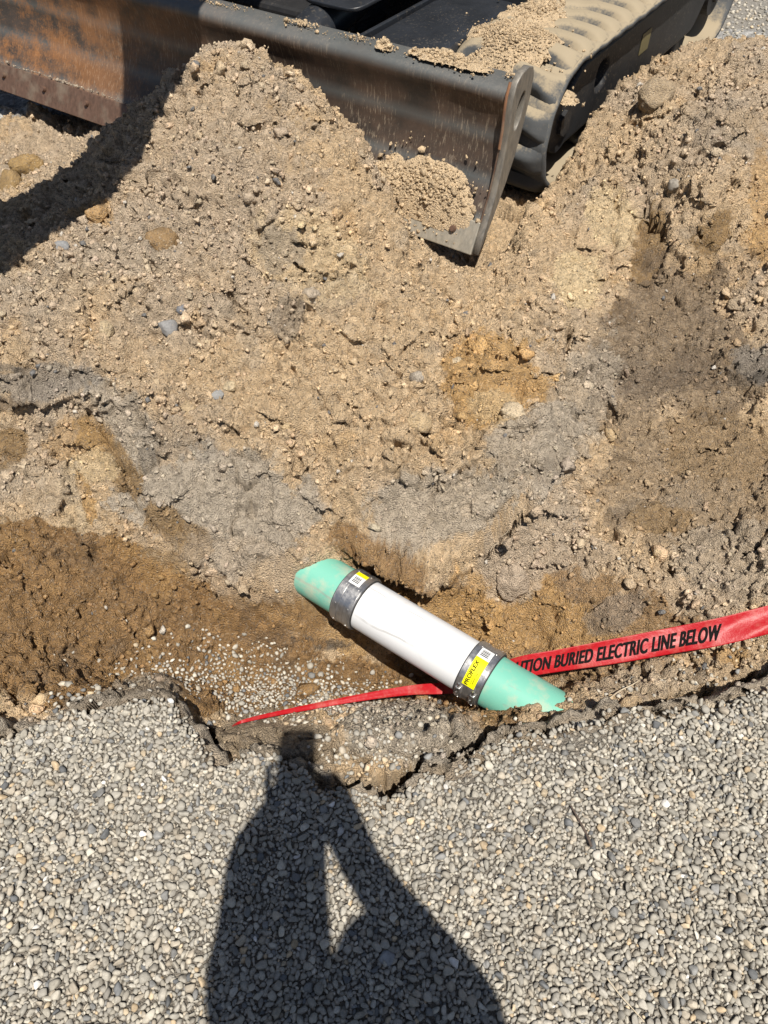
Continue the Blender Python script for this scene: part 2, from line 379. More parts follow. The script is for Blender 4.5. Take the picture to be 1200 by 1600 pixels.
# smoothness (0 = clumpy, 1 = smeared smooth)
smooth = np.zeros(len(X), np.float32)
for k, (bx, by, rx, ry, ro, st) in enumerate([(340, 790, 130, 85, 15, .75), (960, 350, 50, 60, 60, .8), (910, 440, 40, 45, 0, .8), (970, 480, 30, 22, -40, .9), (1010, 400, 28, 60, 10, .9), (1125, 360, 20, 50, 35, 1),
        (800, 600, 60, 50, 0, .7), (880, 960, 130, 80, 0, .8), (430, 1160, 110, 40, 5, .95), (230, 880, 60, 40, 0, .8), (460, 850, 40, 20, 0, .8), (860, 660, 90, 60, -35, .6), (700, 810, 110, 50, 0, .6), (180, 720, 30, 80, -35, .6),
        (860, 1160, 60, 35, 0, .6), (20, 700, 40, 30, 0, .8), (880, 390, 50, 40, 0, .55), (1190, 300, 30, 120, 0, .7), (1000, 560, 120, 110, 0, .4), (1080, 750, 150, 150, 0, .35), (520, 950, 120, 60, 30, .4), (430, 1075, 175, 42, 6, .8), (600, 1170, 90, 40, 0, .5), (465, 872, 50, 32, 0, .85), (862, 1092, 50, 26, 0, .8)]):
    smooth = np.maximum(smooth, st * blob(bx, by, rx, ry, ro, .3, k))
grav = (1 - sst(-.01, .012, d))                       # gravel yard in front of the trench
farg = sst(-.05, .05, (Y - 3.72 - np.where(X > 0, .28, 0) + .15 * fbm(X, Y, X * 0, 3, 3, 55)))
farg = np.maximum(farg, blob(-10, 165, 55, 22, 0, .3, 71))
farg = np.maximum(farg, sst(2.6, 3, np.abs(X)))
gr_all = np.clip(np.maximum(grav, farg * ledge), 0, 1)
moist = np.maximum(blob(90, 960, 260, 130, 18, .12, 21, .3), 0)
moist = np.maximum(moist, blob(560, 1030, 330, 65, 8, .3, 22, .4) * .9)
# relief of clods, pushed along the surface normal
G3 = np.stack([GX, GY, Zb.reshape(nr, nc)], -1)
tu = np.gradient(G3, axis=1); tv = np.gradient(G3, axis=0)
NRM = np.cross(tu, tv); NRM /= np.linalg.norm(NRM, axis=-1, keepdims=True) + 1e-12
NRM = NRM.reshape(-1, 3)
act = (np.abs(GS.ravel()) < 1.9) & (Y > -.1) & (Y < 4.6)
ax, ay, az_ = X[act].astype(np.float32), Y[act].astype(np.float32), Zb[act].astype(np.float32)
qx = ax + .012 * vn(ax, ay, az_, 22, 41); qy = ay + .012 * vn(ax, ay, az_, 22, 42)
F1a, F2a, ia = worley(qx, qy, az_, 26, 1)
F1b, F2b, ib = worley(qx, qy, az_, 62, 2)
F1c, F2c, ic = worley(ax, ay, az_, 125, 3)
rough = 1 - .85 * smooth[act]
big = sst(.0, .5, fbm(ax, ay, az_, 5, 3, 61) + .12)
h = big * (sst(.25, .8, ia) * np.sqrt(np.clip(1 - F1a ** 2 * 1.6, 0, 1)) * .022 - (1 - sst(0, .10, F2a - F1a)) * .010)
h += (.3 + .9 * sst(.2, .9, ib)) * np.sqrt(np.clip(1 - F1b ** 2 * 1.5, 0, 1)) * .013 + (ib - .5) * .007 - (1 - sst(0, .12, F2b - F1b)) * .005
h += np.sqrt(np.clip(1 - F1c ** 2 * 1.4, 0, 1)) * .0058 + (ic - .5) * .0035
pit = fbm(ax, ay, az_, 17, 3, 66); h -= sst(.28, .45, pit) * .022
ms = moist[act]
h *= (1 - .15 * ms)
nz_a = NRM[act][:, 2]; steep = .35 + .65 * sst(.35, .75, nz_a); near_lip = 1 - .6 * (1 - sst(.05, .12, d[act])); h *= steep * near_lip
h = h * rough
rid = 1 - np.abs(fbm(ax, ay, az_, 11, 4, 71)); h += (rid - .75) * .028 * (.35 + .65 * rough)
h += fbm(ax, ay, az_, 30, 3, 73) * .008 * (.3 + .7 * rough)
# small broken terraces on the smeared faces
terr = fbm(ax, ay, az_ * 2.2, 16, 4, 75); h += (.35 + .65 * smooth[act]) * (np.floor(terr * 6) / 6 - terr * .5) * .020 * steep
h += (rng.random(len(ax)) - .5) * .0050 * (.3 + .7 * rough) * steep
ga = gr_all[act]
h = h * (1 - ga) + ga * (fbm(ax, ay, az_, 25, 2, 91) * .004 - .006)
gfar = ga * (ay > 3.3)
h += gfar * np.sqrt(np.clip(1 - F1b ** 2 * 1.5, 0, 1)) * .010
disp = np.zeros(len(X)); disp[act] = h
Pn = np.stack([X, Y, Zb], -1) + NRM * disp[:, None]
# undercut edges: the ground above a broken edge leans out over the ground below it
OV = [([(545, 862), (585, 860), (620, 872), (655, 888), (712, 910)], .105, 46), ([(0, 632), (50, 628), (118, 618)], .04, 22), ([(190, 728), (225, 733), (255, 720)], .022, 16), ([(240, 688), (275, 695), (320, 680)], .015, 14),
      ([(755, 874), (790, 830), (822, 785), (880, 725)], .055, 24), ([(885, 715), (905, 640), (935, 590)], .03, 20), ([(370, 750), (402, 752)], .018, 12), ([(770, 668), (815, 673), (850, 662)], .018, 14), ([(880, 480), (900, 520), (925, 530)], .03, 20), ([(420, 400), (460, 410), (520, 440)], .03, 22),
      ([(350, 190), (375, 200), (430, 190)], .03, 22), ([(390, 115), (412, 140)], .03, 16), ([(345, 450), (375, 445)], .025, 16), ([(990, 330), (1030, 350), (1060, 400)], .03, 20), ([(700, 590), (740, 600), (760, 640)], .02, 14),
      ([(560, 285), (600, 300), (640, 330)], .025, 18), ([(1000, 180), (1040, 185)], .03, 18), ([(1060, 300), (1120, 330)], .03, 20), ([(950, 620), (975, 650)], .03, 16), ([(400, 830), (440, 850)], .015, 12), ([(320, 860), (370, 905), (420, 930)], .02, 16), ([(840, 935), (875, 945), (880, 975)], .02, 14), ([(735, 930), (752, 965), (800, 985)], .02, 14)]
_r = random.Random(9)
for _k in range(150):
    cu_, cv_ = _r.uniform(-60, 1260), _r.uniform(130, 900)
    if 520 < cu_ < 880 and cv_ < 390: continue
    ln = _r.uniform(12, 42); an = _r.uniform(-.7, .7)
    OV.append(([(cu_ - ln * math.cos(an), cv_ - ln * math.sin(an)), (cu_, cv_ + _r.uniform(-6, 6)), (cu_ + ln * math.cos(an), cv_ + ln * math.sin(an))], _r.uniform(.012, .030), _r.uniform(8, 18)))
Ud, Vd = U + 5 * vn(X, Y, X * 0, 26, 88) + 2 * vn(X, Y, X * 0, 80, 87), V + 7 * vn(X, Y, X * 0, 30, 89) + 2.5 * vn(X, Y, X * 0, 90, 86)
sh_ = np.zeros(len(X))
for pl, am, hh in OV:
    us = [p[0] for p in pl]; vs_ = [p[1] for p in pl]
    m = (Ud > us[0] - 4) & (Ud < us[-1] + 4) & (Vd > min(vs_) - hh * 2.6) & (Vd < max(vs_) + 8) & (Y > .4)
    if not m.any(): continue
    vl = np.interp(Ud[m], us, vs_) - Vd[m]; t_ = (Ud[m] - us[0]) / max(us[-1] - us[0], 1)
    sh_[m] = np.maximum(sh_[m], am * sst(-1.5, 1.5, vl) * np.exp(-(np.maximum(vl, 0) / hh) ** 2) * np.clip(np.sin(np.clip(t_, 0, 1) * math.pi), 0, 1) ** .6)
Pn[:, 1] -= sh_; Pn[:, 2] += sh_ * .15
# ---- soil colour
TAN = np.array([.56, .412, .255]); GREY = np.array([.42, .355, .275]); WET = np.array([.27, .160, .070]); DARK = np.array([.17, .127, .088])
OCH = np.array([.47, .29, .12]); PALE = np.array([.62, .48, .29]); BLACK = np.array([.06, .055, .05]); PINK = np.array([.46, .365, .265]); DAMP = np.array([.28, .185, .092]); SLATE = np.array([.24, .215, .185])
col = np.tile(TAN, (len(X), 1)).astype(np.float32)
def paint(c, m):
    global col
    m = np.clip(m, 0, 1)[:, None]; col = col * (1 - m) + c[None, :] * m
n1 = np.zeros(len(X), np.float32); n1[act] = fbm(ax, ay, az_, 4, 4, 101)
n2 = np.zeros(len(X), np.float32); n2[act] = fbm(ax, ay, az_, 12, 4, 111)
paint(PINK, sst(-.15, .4, n1) * .85); paint(OCH, sst(.25, .6, n2) * .35); paint(GREY, sst(.2, .55, -n2) * .4)
patches = [(PINK, 250, 260, 230, 160, 0, .6), (PALE, 480, 400, 90, 60, 20, .5), (GREY, 130, 430, 150, 30, -8, .35), (SLATE, 440, 390, 45, 35, 40, .5), (SLATE, 450, 500, 25, 30, 0, .55), (OCH, 150, 335, 35, 20, 0, .6),
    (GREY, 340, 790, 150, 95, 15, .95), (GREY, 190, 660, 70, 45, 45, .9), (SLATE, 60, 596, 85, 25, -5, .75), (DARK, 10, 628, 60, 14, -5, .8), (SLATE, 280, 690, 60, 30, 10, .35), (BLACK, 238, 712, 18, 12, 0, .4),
    (DAMP, 180, 720, 22, 85, -38, .95), (OCH, 130, 690, 50, 40, 0, .5), (PALE, 140, 730, 40, 25, 0, .6), (DAMP, 15, 700, 32, 30, 0, .95), (PALE, 120, 790, 30, 60, 0, .4), (OCH, 138, 780, 12, 40, -20, .8), (DAMP, 255, 810, 30, 22, 20, .9), (DAMP, 295, 838, 40, 20, 35, .8),
    (GREY, 60, 760, 70, 40, 0, .35), (DAMP, 230, 890, 70, 32, 10, .8),
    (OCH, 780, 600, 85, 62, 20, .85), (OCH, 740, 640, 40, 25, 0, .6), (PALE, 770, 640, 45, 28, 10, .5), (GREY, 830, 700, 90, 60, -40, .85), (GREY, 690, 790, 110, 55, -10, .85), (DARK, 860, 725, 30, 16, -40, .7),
    (PALE, 905, 440, 40, 45, 0, .9), (PALE, 960, 345, 45, 40, 30, .8), (DAMP, 1015, 395, 26, 62, 8, .95), (DAMP, 968, 490, 26, 22, -40, .95), (DAMP, 1122, 358, 24, 48, 35, 1.0), (OCH, 1190, 310, 20, 90, 0, .6), (OCH, 1190, 380, 30, 25, 0, .5), (OCH, 1130, 425, 60, 30, 0, .3),
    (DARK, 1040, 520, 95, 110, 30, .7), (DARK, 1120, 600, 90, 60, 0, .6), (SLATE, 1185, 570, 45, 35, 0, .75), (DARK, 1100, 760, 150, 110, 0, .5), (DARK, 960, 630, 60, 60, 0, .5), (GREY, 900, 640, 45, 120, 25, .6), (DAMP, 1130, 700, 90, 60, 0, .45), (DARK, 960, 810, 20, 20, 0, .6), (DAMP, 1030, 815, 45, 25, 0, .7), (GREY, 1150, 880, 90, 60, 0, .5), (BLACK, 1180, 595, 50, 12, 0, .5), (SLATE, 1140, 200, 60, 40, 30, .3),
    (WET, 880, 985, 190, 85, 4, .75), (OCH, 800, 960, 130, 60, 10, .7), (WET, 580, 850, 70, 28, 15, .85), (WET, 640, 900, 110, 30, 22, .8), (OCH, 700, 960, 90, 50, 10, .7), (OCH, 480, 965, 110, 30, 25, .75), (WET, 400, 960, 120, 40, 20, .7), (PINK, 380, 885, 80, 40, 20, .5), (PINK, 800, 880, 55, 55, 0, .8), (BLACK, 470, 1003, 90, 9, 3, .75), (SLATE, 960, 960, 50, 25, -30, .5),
    (GREY, 1020, 1070, 100, 20, -5, .5), (OCH, 1140, 1025, 35, 14, 0, .7)]
cell = np.full(len(X), .5, np.float32); cell[act] = .6 * ib + .4 * ia; cellc = np.full(len(X), .5, np.float32); cellc[act] = ic
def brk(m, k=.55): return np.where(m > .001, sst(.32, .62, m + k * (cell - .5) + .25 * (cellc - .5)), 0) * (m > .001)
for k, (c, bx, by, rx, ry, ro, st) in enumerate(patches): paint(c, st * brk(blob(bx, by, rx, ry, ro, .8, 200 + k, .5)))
wet2 = blob(100, 970, 300, 140, 18, .10, 21, .22); wet2 = np.maximum(wet2, .93 * blob(330, 1030, 200, 90, 12, .2, 24)); wet2 = np.maximum(wet2, .85 * blob(650, 1080, 180, 50, 8, .3, 25))
paint(WET, brk(wet2, .4) * .95); paint(OCH, wet2 * sst(.1, .5, n2) * .35); paint(DARK, wet2 * sst(.15, .5, -n2) * .4)
paint(np.array([.33, .26, .18]), blob(440, 1160, 130, 42, 6, .25, 26) * .9 * ledge); paint(np.array([.40, .35, .28]), blob(640, 1150, 110, 48, 8, .3, 27) * .85 * ledge)
paint(np.array([.36, .315, .255]), (1 - sst(.0, .05, np.abs(d - .01))) * .9)
paint(np.array([.22, .20, .17]), gr_all * .95 * (1 - .8 * sst(-.06, 0, d)))
paint(np.array([.33, .31, .275]), np.where(Y > 3.2, gr_all, 0) * .95)
paint(np.array([.30, .25, .19]), blob(230, 1080, 55, 22, 0, .3, 29) * .8)
dust = np.where(gr_all > .5, 1, 0)
jit = np.ones(len(X), np.float32); jit[act] = 1 + (ib - .5) * .28 * (1 - ga) + (ic - .5) * .22
col *= jit[:, None]
fg = np.zeros(len(X)); fg[act] = gfar * (.6 + .9 * ib * ib)
col = np.where(fg[:, None] > 0.3, (np.array([.42, .41, .39])[None, :] * fg[:, None]), col)
idx = np.arange(nr * nc).reshape(nr, nc)
F = np.stack([idx[:-1, :-1].ravel(), idx[:-1, 1:].ravel(), idx[1:, 1:].ravel(), idx[1:, :-1].ravel()], 1)
gm = np_mesh('ground', Pn, F, np.clip(col, .01, .9))
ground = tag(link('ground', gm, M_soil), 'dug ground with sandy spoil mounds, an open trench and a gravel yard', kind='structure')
PG = Pn.reshape(nr, nc, 3); NG = NRM.reshape(nr, nc, 3); CG = col.reshape(nr, nc, 3)

def gidx(x, y):
    x = np.asarray(x, float); y = np.asarray(y, float)
    r = np.interp(y, YR, np.arange(nr)); s = np.interp(x / halfw(y), XS, np.arange(nc)); return r, s
def gz(x, y):                         # ground height (bilinear)
    r, s = gidx(x, y); r0 = np.clip(r.astype(int), 0, nr - 2); s0 = np.clip(s.astype(int), 0, nc - 2); fr, fs = r - r0, s - s0
    Zg = PG[..., 2]
    return Zg[r0, s0] * (1 - fr) * (1 - fs) + Zg[r0 + 1, s0] * fr * (1 - fs) + Zg[r0, s0 + 1] * (1 - fr) * fs + Zg[r0 + 1, s0 + 1] * fr * fs
def gat(A, x, y):
    r, s = gidx(x, y); return A.reshape(nr, nc, -1)[np.clip(np.round(r).astype(int), 0, nr - 1), np.clip(np.round(s).astype(int), 0, nc - 1)]

# ------------------------------------------------------------------ pebbles and crumbs (stuff)
def ico(sub):
    bm = bmesh.new(); bmesh.ops.create_icosphere(bm, subdivisions=sub, radius=1)
    v = np.array([x.co[:] for x in bm.verts]); f = np.array([[q.index for q in p.verts] for p in bm.faces]); bm.free(); return v, f
I1, I2, I3 = ico(1), ico(2), ico(3)
def stone_shapes(base, n, flat, cuts, seed):
    r = np.random.default_rng(seed); out = []
    for _ in range(n):
        v = base[0].copy()
        for _c in range(cuts):
            nn = r.normal(size=3); nn /= np.linalg.norm(nn); dd = r.uniform(.40, .76)
            k = v @ nn - dd; v = v - np.clip(k, 0, None)[:, None] * nn * .98
        v *= 1 + .10 * np.sin(v @ r.normal(size=3) * 2.2 + r.uniform(0, 6))[:, None]
        v = v * np.array([1.0, r.uniform(.50, .95), r.uniform(*flat)])
        v /= np.abs(v[:, :2]).max()
        out.append(v)
    return out
def rots(n, tilt, r, normals=None):
    a = r.uniform(0, 2 * math.pi, n); ca, sa = np.cos(a), np.sin(a)
    Rz = np.zeros((n, 3, 3)); Rz[:, 0, 0] = ca; Rz[:, 0, 1] = -sa; Rz[:, 1, 0] = sa; Rz[:, 1, 1] = ca; Rz[:, 2, 2] = 1
    up = np.stack([r.normal(0, tilt, n), r.normal(0, tilt, n), np.ones(n)], 1)
    if normals is not None: up = up - np.array([0, 0, 1]) + normals * 1.0
    up /= np.linalg.norm(up, axis=1, keepdims=True)
    x = np.cross(np.array([0.0, 1, .01]), up); x /= np.linalg.norm(x, axis=1, keepdims=True); y = np.cross(up, x)
    A = np.stack([x, y, up], 2)
    return A @ Rz
def scatter(name, shapes, faces, P, R, Mx, colr, mat, seed, smooth=True):
    r = np.random.default_rng(seed); n = len(P); SH = np.stack(shapes); k = r.integers(0, len(shapes), n)
    v = SH[k] * R[:, None, None]
    v = np.einsum('nij,nkj->nki', Mx, v) + P[:, None, :]
    m = SH.shape[1]
    Fc = (faces[None] + (np.arange(n) * m)[:, None, None]).reshape(-1, 3)
    cc = np.repeat(colr, m, axis=0)
    return tag(link(name, np_mesh(name, v.reshape(-1, 3), Fc, cc), mat, None, smooth), kind='stuff')
def poisson(xy, rad, k=.9):
    cell = rad.max() * 2 * k; grid = {}; keep = []
    pts = xy.tolist(); rr = rad.tolist()
    for i, (px, py) in enumerate(pts):
        cx, cy = int(px // cell), int(py // cell); ok = True
        for a in (-1, 0, 1):
            for b in (-1, 0, 1):
                for j in grid.get((cx + a, cy + b), ()):
                    q = (rr[i] + rr[j]) * k
                    if (pts[j][0] - px) ** 2 + (pts[j][1] - py) ** 2 < q * q: ok = False; break
                if not ok: break
            if not ok: break
        if ok: grid.setdefault((cx, cy), []).append(i); keep.append(i)
    return np.array(keep)
PC = np.array([[.36, .335, .285], [.32, .30, .26], [.28, .265, .235], [.40, .375, .32], [.20, .20, .195], [.36, .32, .26], [.46, .435, .38], [.13, .135, .14], [.42, .33, .22], [.30, .285, .25], [.46, .38, .27], [.62, .60, .57], [.36, .34, .30]])
PW = np.array([20, 20, 14, 14, 6, 12, 4, 2.5, 2, 12, 1.5, .7, 12.]); PW /= PW.sum()
def pcol(n, r):
    c = PC[r.choice(len(PC), n, p=PW)] * r.uniform(.80, 1.30, (n, 1)) * np.array([1.02, 1.0, .97]); return c
PS2 = stone_shapes(I2, 36, (.5, .95), 9, 3); PS1 = stone_shapes(I1, 16, (.5, .85), 3, 4)
r = np.random.default_rng(11)
bare = [(860, 1160, 75, 38), (230, 1082, 40, 18), (1180, 1065, 50, 28), (1010, 1105, 60, 14), (720, 1205, 60, 26), (640, 1300, 1, 1), (770, 1360, 60, 60), (950, 1130, 50, 22), (330, 1170, 30, 26)]
def near_mask(x, y, r):
    u, v = seen(x, y, 0 * x)
    dd = y - np.interp(x, EDGE[:, 0], EDGE[:, 1]) + fbm(x, y, x * 0, 9, 3, 5) * .016
    p = np.where(dd < -.012, 1.0, 0.0); p = p * (1 - .75 * sst(-.05, -.01, dd))
    for k, (a, b, c, e) in enumerate(bare):
        q = np.sqrt(((u - a) / c) ** 2 + ((v - b) / e) ** 2) + .3 * vn(x, y, x * 0, 20, 5 + k)
        p = p * (1 - (.9 if k != 6 else .35) * (1 - sst(.6, 1.3, q)))
    return p > r.random(len(x))
# front yard: lower layer then a packed top layer
def gravel_layer(n, rlo, rhi, k, dz, xr, yr, seed, name, shapes, base, tilt, split=.0058):
    r = np.random.default_rng(seed)
    x = r.uniform(*xr, n); y = r.uniform(*yr, n); ok = near_mask(x, y, r); x, y = x[ok], y[ok]
    R = np.clip(rlo * np.exp(r.normal(.2, .34, len(x))), rlo * .75, rhi)
    o = np.argsort(-R + r.normal(0, .003, len(R))); x, y, R = x[o], y[o], R[o]
    kk = poisson(np.stack([x, y], 1), R, k); x, y, R = x[kk], y[kk], R[kk]
    P = np.stack([x, y, gz(x, y) + R * dz + r.uniform(-.15, .25, len(x)) * R], 1)
    M3, cl = rots(len(x), tilt, r), pcol(len(x), r); b_ = R >= split; s_ = ~b_; out = []
    if b_.any(): out.append(scatter(name, shapes, base[1], P[b_], R[b_], M3[b_], cl[b_], M_peb, seed, False))
    if s_.any(): out.append(scatter(name, PS1, I1[1], P[s_], R[s_] * 1.06, M3[s_], cl[s_], M_peb, seed + 1, False))
    return out, len(x)
FX = .84
g1, c1 = gravel_layer(260000, .0040, .0112, .64, .55, (-FX, FX), (.10, .95), 21, 'gravel', PS2, I2, .35)
g2, c2 = gravel_layer(60000, .0048, .007, .85, .05, (-FX, FX), (.10, .95), 22, 'gravel', PS1, I1, .6, .02)
print('pebbles', c1, c2)
for q_, t_ in zip(g1, ('grey and beige pea gravel packed over the yard', 'fine chips between the pea gravel of the yard')): tag(q_, t_)
tag(g2[0], 'lower layer of grey pea gravel')
# wider yard to the sides and behind, coarser
r = np.random.default_rng(31)
x = r.uniform(-1.75, 1.75, 130000); y = r.uniform(-.35, 1.1, 130000); ok = near_mask(x, y, r) & ~((np.abs(x) < FX) & (y > .10)); x, y = x[ok], y[ok]
R = np.clip(.0072 * np.exp(r.normal(0, .25, len(x))), .005, .012); o = np.argsort(-R + r.normal(0, .003, len(R))); x, y, R = x[o], y[o], R[o]; kk = poisson(np.stack([x, y], 1), R, .70); x, y, R = x[kk], y[kk], R[kk]
tag(scatter('gravel', PS1, I1[1], np.stack([x, y, gz(x, y) + R * .35], 1), R, rots(len(x), .4, r), pcol(len(x), r), M_peb, 31, False), 'grey pea gravel to the sides of the yard')
# yard beyond the mounds
def far_ok(x, y): return gat(gr_all, x, y)[:, 0] > .5
x = r.uniform(.5, 3.4, 30000); y = r.uniform(3.7, 6.2, 30000)
x = np.append(x, r.uniform(-2.6, -1.4, 5000)); y = np.append(y, r.uniform(3.2, 4.4, 5000)); ok = far_ok(x, y); x, y = x[ok], y[ok]
R = r.uniform(.007, .014, len(x)); kk = poisson(np.stack([x, y], 1), R, .75)[:4500]; x, y, R = x[kk], y[kk], R[kk]
tag(scatter('gravel', PS1, I1[1], np.stack([x, y, gz(x, y) + R * .3], 1), R, rots(len(x), .4, r), pcol(len(x), r) * 1.12, M_peb, 32), 'pale gravel of the yard beyond the mounds')
# pebbles fallen into the trench and on the slumped edge
def from_pix(n, cx, cy, rx, ry, ro, z, r, gauss=True):
    a, b = (r.normal(0, .55, n), r.normal(0, .55, n)) if gauss else (r.uniform(-1, 1, n), r.uniform(-1, 1, n))
    c, s = math.cos(math.radians(ro)), math.sin(math.radians(ro))
    u = cx + a * rx * c - b * ry * s; v = cy + a * rx * s + b * ry * c
    z = np.full(n, z, float)
    for _ in range(6):
        dyy = 800 - v; f = FPX * cp + dyy * sp_; dn = FPX * sp_ - dyy * cp; sc = (CAMH - z) / dn
        x, y = (u - 600) * sc, f * sc; z = .5 * z + .5 * gz(x, y)
    return x, y
tx, ty = [], []
for n, *a in [(4200, 430, 1080, 165, 30, 6, -.33), (2600, 490, 1112, 170, 16, 4, -.3), (450, 400, 1030, 105, 30, 10, -.33), (45, 260, 1020, 130, 50, 0, -.3), (700, 600, 1175, 75, 30, 0, -.06), (100, 650, 1110, 70, 40, 0, -.2),
              (90, 120, 1095, 60, 20, -20, -.1), (90, 1120, 1010, 110, 25, -8, -.15), (60, 1060, 1070, 120, 18, -8, -.15), (120, 560, 1120, 140, 14, 0, -.25), (60, 190, 1060, 80, 30, 0, -.22)]:
    x, y = from_pix(n, *a, r); tx.append(x); ty.append(y)
x, y = np.concatenate(tx), np.concatenate(ty)
R = np.clip(.0055 * np.exp(r.normal(.1, .35, len(x))), .004, .014); dd = y - np.interp(x, EDGE[:, 0], EDGE[:, 1]); ok = dd > .0; x, y, R = x[ok], y[ok], R[ok]
kk = poisson(np.stack([x, y], 1), R, .72); x, y, R = x[kk], y[kk], R[kk]
nn = gat(NRM, x, y)
tag(scatter('gravel', PS1, I1[1], np.stack([x, y, gz(x, y) + R * .45 + .002], 1), R, rots(len(x), .3, r, nn), pcol(len(x), r) * 1.1, M_peb, 33), 'pale pebbles fallen onto the trench floor')

# crumbs of dug soil
def crumb_set(n, rlo, sg, rmax, seed, dens, base, nm, lab):
    r = np.random.default_rng(seed)
    ii = r.integers(int(np.searchsorted(YR, .5)), int(np.searchsorted(YR, 3.9)), n * 3); jj = r.integers(8, nc - 8, n * 3)
    x, y = PG[ii, jj, 0], PG[ii, jj, 1]
    flat = ii * nc + jj
    p = (1 - gr_all[flat]) * (1 - .85 * smooth[flat]) * (np.abs(GS[ii, jj]) < 1.12) * (1 - under[flat])
    p = p * dens(flat)
    ok = p > r.random(len(x)); flat = flat[ok][:n]; m = len(flat)
    R = np.clip(rlo * np.exp(r.normal(0, sg, m)), rlo * .5, rmax)
    P = Pn[flat] + NRM[flat] * (R * .25)[:, None] + np.stack([r.uniform(-.003, .003, m), r.uniform(-.003, .003, m), 0 * R], 1)
    cc = col[flat] * r.uniform(.88, 1.15, (m, 1)) * (1 + r.normal(0, .012, (m, 3)))
    sel = r.random(m); cc[sel < .012] = np.array([.55, .50, .43]); cc[(sel > .03) & (sel < .045)] = np.array([.17, .165, .16])
    sh = stone_shapes(base, 14, (.6, .95), 4, seed)
    for q_, s in enumerate(sh): s *= 1 + np.random.default_rng(seed + q_)  .uniform(-.42, .25, (len(s), 1))
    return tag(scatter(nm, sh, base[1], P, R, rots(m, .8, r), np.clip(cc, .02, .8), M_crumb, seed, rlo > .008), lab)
dn = sst(-.25, .35, n1 + .5 * n2); dm = 1 - .6 * moist
crumb_set(27000, .0040, .42, .011, 41, lambda f: (.35 + .65 * dn[f]) * dm[f], I1, 'soil_crumbs', 'fine sandy crumbs over the spoil mounds')
crumb_set(1300, .015, .35, .03, 43, lambda f: sst(.1, .6, n2[f] + .3 * n1[f]) * dm[f], I2, 'soil_crumbs', 'lumps of caked soil on the spoil mounds')
crumb_set(2200, .009, .35, .024, 42, lambda f: (.1 + .9 * dn[f] ** 2) * dm[f], I2, 'soil_crumbs', 'larger broken clods over the spoil mounds')

# ------------------------------------------------------------------ single stones and clods
def clod_mesh(name, seed, dims, colr, angular=.3, mat=None):
    r = np.random.default_rng(seed); v, f = I3[0].copy(), I3[1]
    for _ in range(7):
        nn = r.normal(size=3); nn /= np.linalg.norm(nn); k = v @ nn - r.uniform(.6, .88); v = v - np.clip(k, 0, None)[:, None] * nn * .85
    bm = bmesh.new(); vs = [bm.verts.new(p) for p in v]; [bm.faces.new([vs[q] for q in t]) for t in f]
    bmesh.ops.subdivide_edges(bm, edges=bm.edges[:], cuts=1, use_grid_fill=True)
    v = np.array([p.co[:] for p in bm.verts]); f = np.array([[q.index for q in p.verts] for p in bm.faces if len(p.verts) == 3]) if False else None
    bm.verts.index_update(); bmesh.ops.triangulate(bm, faces=bm.faces[:]); bm.verts.index_update()
    f = np.array([[q.index for q in p.verts] for p in bm.faces]); bm.free()
    nv = fbm(v[:, 0] + seed, v[:, 1], v[:, 2], 1.6, 4, seed); v = v * (1 + angular * nv)[:, None]
    nv2 = vn(v[:, 0] + seed, v[:, 1], v[:, 2], 9, seed); v = v * (1 + .12 * angular * 2 * nv2)[:, None]
    v = v * np.array(dims)
    c = np.tile(colr, (len(v), 1)) * (1 + .25 * fbm(v[:, 0] * 1 / dims[0] + seed, v[:, 1] / dims[0], v[:, 2] / dims[0], 2, 3, seed + 5))[:, None]
    return np_mesh(name, v, f, np.clip(c, .02, .8))
def zsurf(u, v, z0=0):
    z = z0
    for _ in range(25):
        p = at(u, v, z); z = .6 * z + .4 * float(gz(p[0], p[1]))
    return at(u, v, z)
